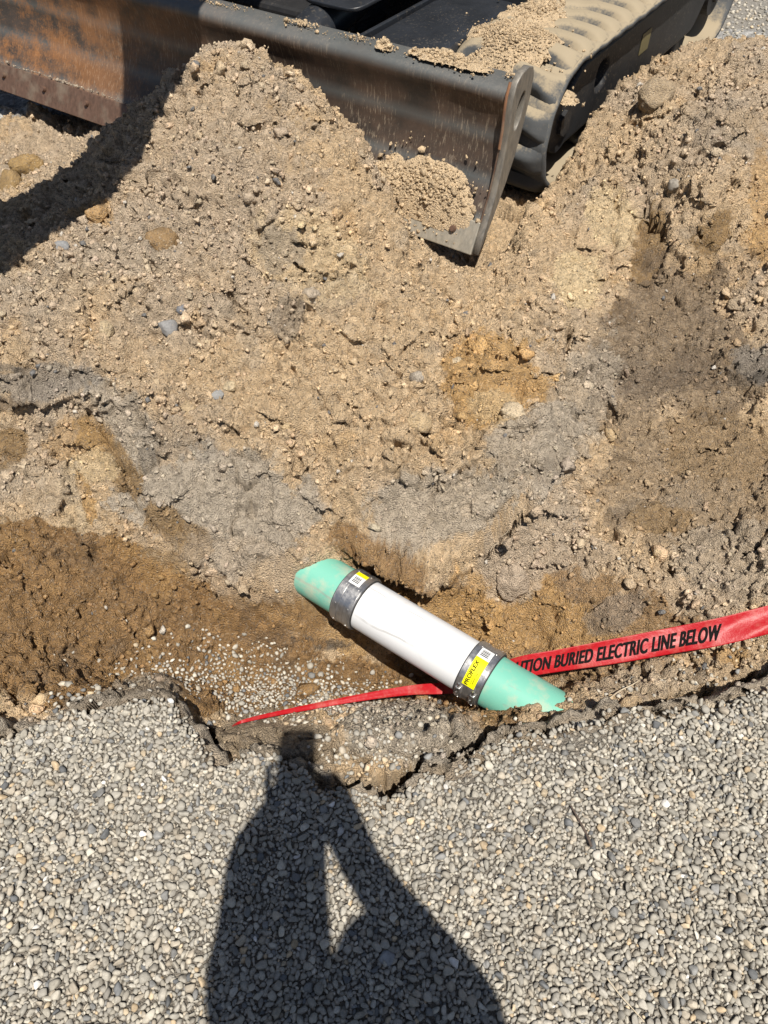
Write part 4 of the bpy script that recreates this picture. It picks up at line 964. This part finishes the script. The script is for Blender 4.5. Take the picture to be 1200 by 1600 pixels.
ex = empty('excavator', (OX, OY, 0), math.atan2(RY, RX))
tag(ex, 'black tracked excavator with a rusty dozer blade standing behind the spoil mound', 'excavator')
BW = 2.72                               # blade width, x from -BW to 0
prof = [(.047, .155), (.070, .195), (.092, .240), (.104, .262), (.113, .300), (.121, .338), (.122, .362), (.121, .405), (.118, .440), (.108, .470), (.096, .500), (.088, .518), (.087, .532), (.092, .546), (.104, .555), (.130, .560), (.170, .561), (.200, .556)]
def extrude_prof(name, prof, th, x0, x1, n, mat, parent, dent=.0012, seed=1, smooth=True):
    rr = random.Random(seed); bm = bmesh.new(); P = [Vector(p) for p in prof]; nrm = []
    for i in range(len(P)):
        d_ = (P[min(i + 1, len(P) - 1)] - P[max(i - 1, 0)]).normalized(); nrm.append(Vector((d_.y, -d_.x)))
    loop = P + [p + q * th for p, q in zip(P[::-1], nrm[::-1])]
    prev = None
    for k in range(n + 1):
        x = x0 + (x1 - x0) * k / n
        vs = [bm.verts.new((x, p.x + dent * (math.sin(x * 7 + i) + math.sin(x * 17.3 + i * .6) * .5), p.y)) for i, p in enumerate(loop)]
        if prev:
            for i in range(len(vs)): bm.faces.new((prev[i], prev[(i + 1) % len(vs)], vs[(i + 1) % len(vs)], vs[i]))
        else: bm.faces.new(vs)
        prev = vs
    bm.faces.new(prev); o = bobj(name, bm, mat, parent, smooth)
    md = o.modifiers.new('edges', 'EDGE_SPLIT'); md.split_angle = math.radians(35); return o
def lean(P): return [(p[0] + max(p[1] - .083, 0) * .15, p[1] - max(p[1] - .4, 0) * .08) for p in P]
prof = lean(prof)
blade = extrude_prof('dozer_blade', prof, .012, -BW + .022, -.022, 90, M_blade, ex)
tag(blade, 'rust streaked steel moldboard')
# cutting edge, in two bolted lengths
for (xa, xb, mt) in ((-BW, -1.30, M_edge), (-1.297, -.45, M_edge), (-.447, -.02, M_edge_r)):
    bm = bmesh.new(); th = math.atan2(.085, .045)
    bm_box(bm, ((xa + xb) / 2, .0245, .122), (xb - xa, .105, .018), Euler((math.atan2(.09, .048), 0, 0)), .003)
    e = bobj('cutting_edge', bm, mt, blade)
    for q in np.arange(xa + .08, xb - .04, .26):
        bm = bmesh.new(); p = Vector((q, .020, .135)); nn = Vector((0, -.88, .47)); bm_cyl(bm, p, p + nn * .012, .012, .009, n=12)
        bo = bobj('bolt_head', bm, M_edge, blade)
outl = [(.0, .083), (.020, .135), (.040, .19), (.060, .245), (.072, .31), (.078, .38), (.076, .44), (.066, .50), (.062, .545), (.072, .582), (.098, .604), (.140, .612), (.172, .600), (.188, .570), (.190, .50), (.180, .42), (.162, .345), (.130, .27), (.080, .18), (.030, .105), (.008, .078)]
outl = lean(outl)
hole = [(.188 + .022 * math.cos(a) + .010 * math.sin(a) * 1.5,   .478 + .052 * math.sin(a)) for a in [k * math.pi / 10 for k in range(20)]]
MY = Matrix(((0, 0, 1, 0), (1, 0, 0, 0), (0, 1, 0, 0), (0, 0, 0, 1)))
plate('end_plate', outl, .022, M_plate, blade, Matrix.Translation((-.009, 0, 0)) @ MY, [hole], .003)
plate('end_plate', outl, .022, M_plate, blade, Matrix.Translation((-BW + .009, 0, 0)) @ MY, [hole], .003)
# rusty weld along the front rim of the near end plate
def curve_tube(name, pts, r_, mat, parent):
    cu = bpy.data.curves.new('path', 'CURVE'); cu.dimensions = '3D'; cu.bevel_depth = r_; cu.bevel_resolution = 2; cu.use_fill_caps = True
    sp = cu.splines.new('POLY'); sp.points.add(len(pts) - 1)
    for k, p in enumerate(pts): sp.points[k].co = (*p, 1)
    t = bpy.data.objects.new('path', cu); C.objects.link(t); me = bpy.data.meshes.new_from_object(t.evaluated_get(bpy.context.evaluated_depsgraph_get()))
    me.name = name; bpy.data.objects.remove(t); bpy.data.curves.remove(cu); return link(name, me, mat, parent)
curve_tube('weld_rim', [(-.021, p[0] + .003, p[1]) for p in outl[5:10]], .006, M_rusty, blade)
curve_tube('weld_rim', [(-.023, p[0] + .010, p[1]) for p in outl[1:6]], .006, M_edge, blade)
# push arms
def push_arm(xc, sgn):
    bm = bmesh.new()
    secs = [(.24, .485, .27, .30), (.84, .495, .27, .29), (1.02, .48, .24, .26), (1.5, .42, .22, .22)]
    prev = None
    for (y, zt, hh, ww) in secs:
        r = .035; pts = rounded([(-ww / 2, zt - hh), (ww / 2, zt - hh), (ww / 2, zt), (-ww / 2, zt)], r, 4)
        vs = [bm.verts.new((xc + p[0], y, p[1])) for p in pts]
        if prev:
            for i in range(len(vs)): bm.faces.new((prev[i], prev[(i + 1) % len(vs)], vs[(i + 1) % len(vs)], vs[i]))
        else: bm.faces.new(vs)
        prev = vs
    bm.faces.new(prev); a = bobj('push_arm', bm, M_paint, ex, True)
    md = a.modifiers.new('edges', 'EDGE_SPLIT'); md.split_angle = math.radians(40)
    bm = bmesh.new(); bm_box(bm, (xc - .157, .60, .480), (.016, .72, .03), None, .003); bobj('stiffener_rib', bm, M_paint, a)
    bm = bmesh.new(); bm_box(bm, (xc + .02, 1.06, .40), (.38, .05, .24), None, .008); bobj('cross_plate', bm, M_paint, a)
push_arm(-.575, 1); push_arm(-2.22, -1)
# lift cylinders with their guard plates
def lift_cyl(xc):
    bm = bmesh.new(); bm_cyl(bm, (xc, .22, .40), (xc, .34, .42), .028, n=28); rod = bobj('piston_rod', bm, M_bolt, ex, True)
    bm = bmesh.new(); bm_cyl(bm, (xc, .30, .41), (xc, .36, .425), .055, .072, n=36); bm_cyl(bm, (xc, .36, .425), (xc, .375, .43), .086, n=36); bm_cyl(bm, (xc, .375, .43), (xc, 1.0, .56), .075, n=36)
    c_ = bobj('lift_cylinder', bm, M_paint, ex, True); md = c_.modifiers.new('edges', 'EDGE_SPLIT'); md.split_angle = math.radians(35)
    for s in (-1, 1):
        bm = bmesh.new(); bm_box(bm, (xc + s * .065, .24, .40), (.018, .12, .13), None, .006); bobj('lug_ear', bm, M_paint, blade)
    bm = bmesh.new(); bm_cyl(bm, (xc - .09, .26, .43), (xc + .09, .26, .43), .016, n=18); bobj('pivot_pin', bm, M_bolt, blade)
    return c_
lc = lift_cyl(-.98); lift_cyl(-1.72)
plate('cylinder_guard', rounded([(-.14, .0), (.10, .0), (.18, .30), (.12, .62), (-.22, .62), (-.22, .20)], .05), .014, M_paint, ex, Matrix.Translation((-.90, .46, .535)) @ Matrix.Rotation(math.radians(9), 4, 'X'), (), .003)
# undercarriage and turntable
bm = bmesh.new(); bm_box(bm, (-1.36, 1.45, .36), (1.5, 1.1, .26), None, .03); bm_box(bm, (-1.36, .85, .30), (.8, .3, .2), None, .02)
bobj('car_body', bm, M_frame, ex)
bm = bmesh.new(); bm_cyl(bm, (-1.36, 1.5, .48), (-1.36, 1.5, .62), .5, n=56); bobj('slewing_ring', bm, M_frame, ex, True)
# tracks
TW, TR, TY0, TY1, TZ = .42, .222, .665, 2.38, .262
def stad(s):                           # arc length -> point and normal on the track loop (y, z)
    Ls = TY1 - TY0; A = math.pi * TR; tot = 2 * Ls + 2 * A; s %= tot
    if s < Ls: return (TY0 + s, TZ + TR - .010 * math.sin(math.pi * s / Ls)), (0, 1)
    s -= Ls
    if s < A: a = math.pi / 2 - s / TR; return (TY1 + TR * math.cos(a), TZ + TR * math.sin(a)), (math.cos(a), math.sin(a))
    s -= A
    if s < Ls: return (TY1 - s, TZ - TR), (0, -1)
    s -= Ls; a = -math.pi / 2 - s / TR
    return (TY0 + TR * math.cos(a), TZ + TR * math.sin(a)), (math.cos(a), math.sin(a))
TOT = 2 * (TY1 - TY0) + 2 * math.pi * TR; NL = 40; PITCHL = TOT / NL
lugm = {}
def lug_mesh():
    """one tread bar: two offset halves with a rounded crest, edges running to the belt rim"""
    nx, ny = 22, 9; V_ = []; F_ = []
    for i in range(nx + 1):
        x = -TW / 2 + .004 + (TW - .008) * i / nx
        xc = x / (TW / 2)
        off = .028 * math.tanh(xc * 7 + 1.4) - .008 * abs(xc) + .008 * math.sin(xc * 5)
        wd = .046 + .006 * math.cos(xc * 6)
        hgt = .036 * (1 - .85 * abs(xc) ** 9) * (.82 + .18 * abs(math.tanh(xc * 6)))
        for j in range(ny + 1):
            t = -1 + 2 * j / ny
            hh = hgt * (1 - abs(t) ** 5) - .004
            V_.append((x, off + t * wd * (1.0 if abs(t) < .99 else 1.12), hh))
    for i in range(nx):
        for j in range(ny):
            a = i * (ny + 1) + j; F_.append((a, a + 1, a + ny + 2, a + ny + 1))
    me = bpy.data.meshes.new('lug'); me.from_pydata(V_, [], F_); me.update()
    return me
LUG = lug_mesh(); LUG.materials.append(M_track); LUG.polygons.foreach_set('use_smooth', [True] * len(LUG.polygons))
def make_track(xc):
    bm = bmesh.new(); n = 160; rings = []
    cs = [(-TW / 2 - .004, -.012), (-TW / 2 - .006, .004), (-TW / 2 + .012, .008), (-TW / 4, .0), (0, -.001), (TW / 4, .0), (TW / 2 - .012, .008), (TW / 2 + .006, .004), (TW / 2 + .004, -.012), (TW / 2 - .02, -.026), (-TW / 2 + .02, -.026)]
    for i in range(n):
        (y, z), (ny_, nz_) = stad(TOT * i / n); ph = math.cos(2 * math.pi * (TOT * i / n) / PITCHL) * .003
        rings.append([bm.verts.new((xc + a, y + ny_ * (b + ph), z + nz_ * (b + ph))) for a, b in cs])
    for i in range(n):
        a, b = rings[i], rings[(i + 1) % n]
        for k in range(len(cs)): bm.faces.new((a[k], a[(k + 1) % len(cs)], b[(k + 1) % len(cs)], b[k]))
    tr = bobj('rubber_track', bm, M_track, ex, True)
    for k in range(NL):
        (y, z), (ny_, nz_) = stad(PITCHL * (k + .5)); o = bpy.data.objects.new('lug', LUG); C.objects.link(o); o.parent = tr
        o.location = (xc, y, z); o.rotation_euler = (math.atan2(nz_, ny_) - math.pi / 2, 0, 0)
    fr = []
    pts = rounded([(TY0 + .02, .16), (TY1 - .25, .16), (TY1 - .10, .30), (TY1 - .30, .42), (TY0 + .12, .42), (TY0 - .02, .32)], .05)
    hl = rounded([(TY0 + .28, .27), (TY0 + .38, .27), (TY0 + .38, .37), (TY0 + .28, .37)], .045)
    plate('track_frame', pts, TW * .80, M_frame, ex, Matrix.Translation((xc, 0, 0)) @ MY, [hl], .012)
    for (yy, rad) in ((TY0, TR - .035), (TY1, TR - .04)):
        bm = bmesh.new(); bm_cyl(bm, (xc - .09, yy, TZ), (xc + .09, yy, TZ), rad, n=40); bm_cyl(bm, (xc - .17, yy, TZ), (xc + .17, yy, TZ), rad * .55, n=32); bm_cyl(bm, (xc - .185, yy, TZ), (xc + .185, yy, TZ), rad * .25, n=6)
        bobj('idler_wheel' if rad > TR - .038 else 'drive_sprocket', bm, M_frame, ex, False)
    for q in range(4):
        yy = TY0 + .32 + q * .33; bm = bmesh.new(); bm_cyl(bm, (xc - .15, yy, .115), (xc + .15, yy, .115), .062, n=24); bobj('track_roller', bm, M_frame, ex, True)
make_track(-.21); make_track(-2.51)
# yellow tie down sticker on the track frame
plate('sticker', rounded([(0, 0), (.10, 0), (.10, .08), (0, .08)], .004), .0016, flat_mat('faded_sticker', (.15, .125, .055), .7), ex, Matrix.Translation((-.21 + TW * .40 + .0018, TY0 + .72, .27)) @ MY, (), .0004)
# upper structure, swung towards the left of the trench
bm = bmesh.new(); bm_box(bm, (-1.36, 1.95, .98), (1.9, 1.75, .72), None, .12, 4); bobj('engine_house', bm, M_body, ex, True)
bm = bmesh.new(); bm_box(bm, (-1.85, 1.55, 1.95), (.95, 1.15, 1.3), None, .1, 3); cab = bobj('cab', bm, M_body, ex, True)
M_glass = flat_mat('cab_glass', (.03, .035, .04), .08)
for (cx, cy, cz, sx, sy, sz) in ((-1.85, .972, 2.0, .75, .01, .95), (-1.372, 1.55, 2.0, .01, .85, .85), (-2.328, 1.55, 2.0, .01, .85, .85)):
    bm = bmesh.new(); bm_box(bm, (cx, cy, cz), (sx, sy, sz), None, .004); bobj('cab_window', bm, M_glass, cab)
def beam(name, pts, mat):
    """box section beam through world points (x, y, z, half width, half depth)"""
    Mi = Matrix.Rotation(-math.atan2(RY, RX), 4, 'Z') @ Matrix.Translation((-OX, -OY, 0)); bm = bmesh.new(); prev = None
    for i, (x, y, z, hw, hd) in enumerate(pts):
        a, b = pts[max(i - 1, 0)], pts[min(i + 1, len(pts) - 1)]; d_ = Vector((b[0] - a[0], b[1] - a[1], b[2] - a[2])).normalized()
        s = Vector((d_.y, -d_.x, 0)).normalized() if abs(d_.z) < .97 else Vector((1, 0, 0)); u_ = s.cross(d_).normalized()
        vs = [bm.verts.new(Mi @ (Vector((x, y, z)) + s * p * hw + u_ * q * hd)) for p, q in ((-1, -1), (1, -1), (1, 1), (-1, 1))]
        if prev:
            for k in range(4): bm.faces.new((prev[k], prev[(k + 1) % 4], vs[(k + 1) % 4], vs[k]))
        else: bm.faces.new(vs)
        prev = vs
    bm.faces.new(prev); bmesh.ops.bevel(bm, geom=bm.edges[:], offset=.012, segments=2, affect='EDGES'); return bobj(name, bm, mat, ex)
BOOM = [(-.42, 3.85, 1.15, .15, .20), (-.60, 3.15, 1.80, .16, .20), (-.69, 2.60, 2.02, .165, .19), (-.705, 2.10, 2.02, .165, .17)]
beam('boom', BOOM, M_body)
beam('dipper_arm', [(-.69, 2.20, 2.0, .165, .18), (-.85, 1.82, 1.78, .19, .19), (-1.18, 1.56, 1.45, .185, .18), (-2.0, 1.05, .85, .15, .14)], M_body)
bm = bmesh.new()
for (a, b, r_) in (((-.47, 3.55, 1.05), (-.62, 2.95, 1.6), .06),):
    Mi = Matrix.Rotation(-math.atan2(RY, RX), 4, 'Z') @ Matrix.Translation((-OX, -OY, 0)); bm_cyl(bm, Mi @ Vector(a), Mi @ Vector(b), r_, n=20)
bobj('boom_cylinder', bm, M_body, ex, True)
Mi = Matrix.Rotation(-math.atan2(RY, RX), 4, 'Z') @ Matrix.Translation((-OX, -OY, 0))
bm = bmesh.new(); bp = Mi @ Vector((-2.25, .85, .72))
arcp = [(.28 * math.cos(a), .28 * math.sin(a)) for a in [math.radians(q) for q in range(60, 300, 20)]]
pv = None
for (a, b) in arcp:
    vs = [bm.verts.new(bp + Vector((s * .32, a, b))) for s in (-1, 1)] + [bm.verts.new(bp + Vector((s * .32, a * .93, b * .93))) for s in (1, -1)]
    if pv:
        for k in range(4): bm.faces.new((pv[k], pv[(k + 1) % 4], vs[(k + 1) % 4], vs[k]))
    else: bm.faces.new(vs)
    pv = vs
bm.faces.new(pv); bobj('bucket', bm, M_edge, ex)

# ------------------------------------------------------------------ soil lying on the machine
def heap(name, cx, cy, base_z, rx, ry, h, n, seed, lab, rlo=.0055, tilt=0, colr=TAN, dome=True):
    if colr is TAN: colr = np.array([.47, .355, .225])
    """crumbly heap in the machine's frame"""
    r = np.random.default_rng(seed); Mw = Matrix.Translation((OX, OY, 0)) @ Matrix.Rotation(math.atan2(RY, RX), 4, 'Z')
    vs, fs = [], []
    g = 40
    gx, gy = np.meshgrid(np.linspace(-1, 1, g), np.linspace(-1, 1, g)); rr2 = np.sqrt(gx ** 2 + gy ** 2) + .35 * fbm(gx.ravel() + seed, gy.ravel(), gx.ravel() * 0, 1.6, 3, seed).reshape(g, g)
    rr2 = np.maximum(rr2, 0); hz = h * np.clip(1 - rr2 ** 1.6, -.15, 1); px, py = cx + gx * rx, cy + gy * ry
    f1, f2, _i = worley(px.ravel(), py.ravel(), hz.ravel(), 60, seed); hz = hz + (np.sqrt(np.clip(1 - f1 ** 2, 0, 1)).reshape(g, g) - .4) * .010
    bz = base_z(px, py) if callable(base_z) else base_z
    pz = bz + hz
    V3 = np.stack([px.ravel(), py.ravel(), pz.ravel()], 1)
    keep = (rr2 < 1.02); ix = np.arange(g * g).reshape(g, g)
    Fq = [] if h < .008 else [(ix[i, j], ix[i, j + 1], ix[i + 1, j + 1], ix[i + 1, j]) for i in range(g - 1) for j in range(g - 1) if keep[i, j] and keep[i + 1, j + 1] and keep[i, j + 1] and keep[i + 1, j]]
    vall, fall, call_ = [V3], [], []
    cc = np.tile(colr, (len(V3), 1)); call_.append(cc)
    a = r.uniform(0, 2 * math.pi, n); q = np.abs(r.normal(0, .55, n)); x = cx + rx * q * np.cos(a); y = cy + ry * q * np.sin(a)
    ii = np.clip(((y - cy) / ry + 1) / 2 * (g - 1), 0, g - 1).round().astype(int); jj = np.clip(((x - cx) / rx + 1) / 2 * (g - 1), 0, g - 1).round().astype(int)
    zz = pz[ii, jj]; zz = np.where(q > .95, (base_z(x, y) if callable(base_z) else base_z), zz)
    R = np.clip(.72 * rlo * np.exp(r.normal(0, .5, n)), rlo * .3, rlo * 2.6)
    sh = np.stack(stone_shapes(I1, 10, (.6, .95), 3, seed)); sh = sh * (1 + r.uniform(-.32, .25, (10, sh.shape[1], 1))); k = r.integers(0, 10, n)
    v = np.einsum('nij,nkj->nki', rots(n, .8, r), sh[k] * R[:, None, None]) + np.stack([x, y, zz + R * .3], 1)[:, None, :]
    vall.append(v.reshape(-1, 3)); call_.append(np.repeat(colr[None] * r.uniform(.8, 1.25, (n, 1)), sh.shape[1], 0))
    F3 = [(p[0], p[1], p[2]) for p in Fq] + [(p[0], p[2], p[3]) for p in Fq]; pz = pz if Fq else np.full_like(pz, float(np.mean(bz)) + .001)
    F_ = np.concatenate([np.array(F3, dtype=int).reshape(-1, 3), (I1[1][None] + (np.arange(n) * sh.shape[1])[:, None, None] + len(V3)).reshape(-1, 3)])
    me = np_mesh(name, np.concatenate(vall), F_, np.clip(np.concatenate(call_), .02, .8)); me.transform(Mw)
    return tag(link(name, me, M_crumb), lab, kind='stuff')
ttop = TZ + TR
heap('loose_soil', -.25, .62, lambda x, y: ttop - np.clip(TY0 - y, 0, .2) ** 2 * 2.2 + .01, .17, .16, .050, 5600, 301, 'sandy soil heaped on the front of the rubber track', .0036)
heap('loose_soil', -.30, .90, ttop + .012, .11, .17, .03, 700, 302, 'thin sandy soil between the tread bars of the track')
heap('loose_soil', -.27, .215, .552, .15, .040, .018, 560, 303, 'sandy soil lying on top of the blade near its right end', .005)
heap('loose_soil', -.50, .20, .550, .035, .026, .016, 120, 304, 'small crumb of soil caught on the blade top edge', .005)
heap('loose_soil', -.85, .215, .550, .09, .030, .004, 160, 305, 'scattered soil crumbs on top of the blade', .0036)
heap('loose_soil', -1.22, .215, .550, .30, .035, -.004, 150, 306, 'fine soil crumbs along the blade top', .003)
heap('loose_soil', -.63, .215, .550, .12, .035, .0, 130, 307, 'sandy specks beside the push arm', .003)
heap('loose_soil', -.50, .33, .488, .12, .09, .0, 150, 308, 'soil crumbs on the push arm', .003)
heap('loose_soil', -.05, .22, .550, .04, .02, .004, 60, 309, 'soil crumbs in the top corner of the blade', .0035)
heap('loose_soil', -.10, .56, ttop - .10, .15, .07, .04, 350, 310, 'sandy soil on the rounded front of the track')
heap('loose_soil', -.22, .060, lambda x, y: .145 + (y - .03) * 1.6, .17, .055, .045, 1500, 311, 'soil piled against the lower right corner of the blade', .0055)
heap('loose_soil', -.40, .040, lambda x, y: .135 + (y - .03) * 1.5, .10, .075, .06, 1100, 312, 'soil spilling over the cutting edge of the blade', .0055)
heap('loose_soil', -2.0, .055, .168, .55, .010, .002, 260, 313, 'line of dirt on the ledge above the cutting edge', .003, colr=np.array([.36, .30, .23]))

# ------------------------------------------------------------------ the photographer (behind the camera, seen by the shadow)
M_cloth = flat_mat('dark_shirt', (.05, .06, .08), .9); M_jean = flat_mat('denim', (.05, .07, .12), .9); M_skin = flat_mat('skin', (.45, .27, .19), .5); M_hair = flat_mat('hair', (.05, .035, .025), .7)
def skin_mesh(name, verts, edges, radii, root, sub=2):
    me = bpy.data.meshes.new(name); me.from_pydata(verts, edges, []); o = bpy.data.objects.new(name, me); C.objects.link(o)
    o.modifiers.new('skin', 'SKIN'); s = o.modifiers.new('sub', 'SUBSURF'); s.levels = s.render_levels = sub
    for i, r_ in enumerate(radii):
        sv = me.skin_vertices[0].data[i]; sv.radius = (r_, r_) if isinstance(r_, float) else r_; sv.use_root = (i == root)
    dg = bpy.context.evaluated_depsgraph_get(); m2 = bpy.data.meshes.new_from_object(o.evaluated_get(dg)); bpy.data.objects.remove(o); return m2
PX, PY = .12, -.54
body_v = [(PX, PY - .02, .93), (PX, PY, 1.08), (PX, PY + .01, 1.25), (PX, PY + .03, 1.40), (PX + .01, PY + .04, 1.50), (PX + .03, PY + .07, 1.545), (PX + .04, PY + .06, 1.63),
          (PX + .17, PY + .05, 1.385), (.245, -.30, 1.16), (.098, -.180, 1.31), (.012, -.045, 1.42),
          (PX - .15, PY + .06, 1.385), (-.082, -.115, 1.235), (-.030, -.080, 1.345), (-.034, -.040, 1.40),
          (PX + .10, PY - .02, .86), (PX + .12, PY, .50), (PX + .12, PY - .03, .10), (PX + .13, PY + .10, .045),
          (PX - .10, PY - .02, .86), (PX - .12, PY + .01, .50), (PX - .13, PY - .02, .10), (PX - .14, PY + .11, .045)]
body_e = [(0, 1), (1, 2), (2, 3), (3, 4), (4, 5), (5, 6), (3, 7), (7, 8), (8, 9), (9, 10), (3, 11), (11, 12), (12, 13), (13, 14), (0, 15), (15, 16), (16, 17), (17, 18), (0, 19), (19, 20), (20, 21), (21, 22)]
body_r = [(.15, .11), (.14, .10), (.15, .11), (.15, .10), .06, .085, .085, .075, .056, .042, .046, .100, .108, .062, .048, .09, .065, .045, .04, .09, .065, .045, .04]
pe = empty('person', (PX, PY, 0)); tag(pe, 'person standing behind the camera whose shadow falls on the gravel', 'person')
me = skin_mesh('body', body_v, body_e, body_r, 0)
me.materials.append(M_cloth); me.materials.append(M_jean); me.materials.append(M_skin)
for p in me.polygons:
    c = p.center; p.use_smooth = True
    p.material_index = 2 if (c.z > 1.49 or (c.y > -.13 and c.z > 1.3)) else (1 if c.z < .95 else 0)
bo = bpy.data.objects.new('body', me); C.objects.link(bo); bo.parent = pe; bo.matrix_parent_inverse = Matrix.Translation((-PX, -PY, 0))
# hair
bm = bmesh.new(); bmesh.ops.create_uvsphere(bm, u_segments=28, v_segments=18, radius=1); bmesh.ops.transform(bm, matrix=Matrix.Translation((.04, .05, 1.635)) @ Matrix.Diagonal((.088, .105, .095, 1)), verts=bm.verts)
bmesh.ops.delete(bm, geom=[v for v in bm.verts if v.co.z < 1.60 and v.co.y > .0], context='VERTS'); hr = bobj('hair', bm, M_hair, pe, True)
bm = bmesh.new()
for (dx, dz, r_) in ((0, -.02, .013), (0, -.032, .011)): bmesh.ops.create_icosphere(bm, subdivisions=2, radius=r_, matrix=Matrix.Translation((.04 + dx,   .155, 1.61 + dz)))
bobj('nose', bm, M_skin, pe, True)
# the phone, its lens at the camera
ph = empty('phone', (0, 0, 0)); tag(ph, 'phone held up to take the picture, a small block in the shadow', 'phone')
Rc = cam.rotation_euler.to_matrix()
def camp(x, y, z): return Vector((0, 0, CAMH)) + Rc @ Vector((x, y, z))
ph.matrix_world = Matrix.Translation(camp(-.0265, -.060, .014)) @ Rc.to_4x4()
M_ph = flat_mat('phone_black', (.01, .01, .011), .25)
bm = bmesh.new(); bm_box(bm, (0, 0, 0), (.078, .156, .009), None, .004, 3); bobj('phone_case', bm, M_ph, ph, True)
bm = bmesh.new(); bm_box(bm, (0, 0, .0052), (.070, .148, .001)); bobj('screen', bm, M_glass, ph)
# fingers round the phone
def finger(pts, r0, lab='finger'):
    n = len(pts); mm = skin_mesh('finger', [tuple(p) for p in pts], [(i, i + 1) for i in range(n - 1)], [r0 * (1 - .12 * i) for i in range(n)], 0, 2)
    mm.materials.append(M_skin); o = bpy.data.objects.new('finger', mm); C.objects.link(o); o.parent = pe; o.matrix_parent_inverse = Matrix.Translation((-PX, -PY, 0))
    for p in mm.polygons: p.use_smooth = True
for k in range(4):
    yy = -.060 - .022 * k
    finger([camp(-.075, yy - .01, .045), camp(-.084 - .003 * (k % 2), yy, .025), camp(-.076, yy + .003, .006), camp(-.056 + .004 * k, yy + .004, .003)], .0092)
    finger([camp(.020, yy - .035, .045), camp(.029, yy - .02, .028), camp(.022, yy - .016, .006), camp(.004 - .004 * k, yy - .013, .003)], .0092)
finger([camp(-.072, -.115, .05), camp(-.060, -.085, .035), camp(-.044, -.062, .026)], .011)
finger([camp(.020, -.125, .05), camp(.008, -.105, .035), camp(-.010, -.090, .026)], .011)
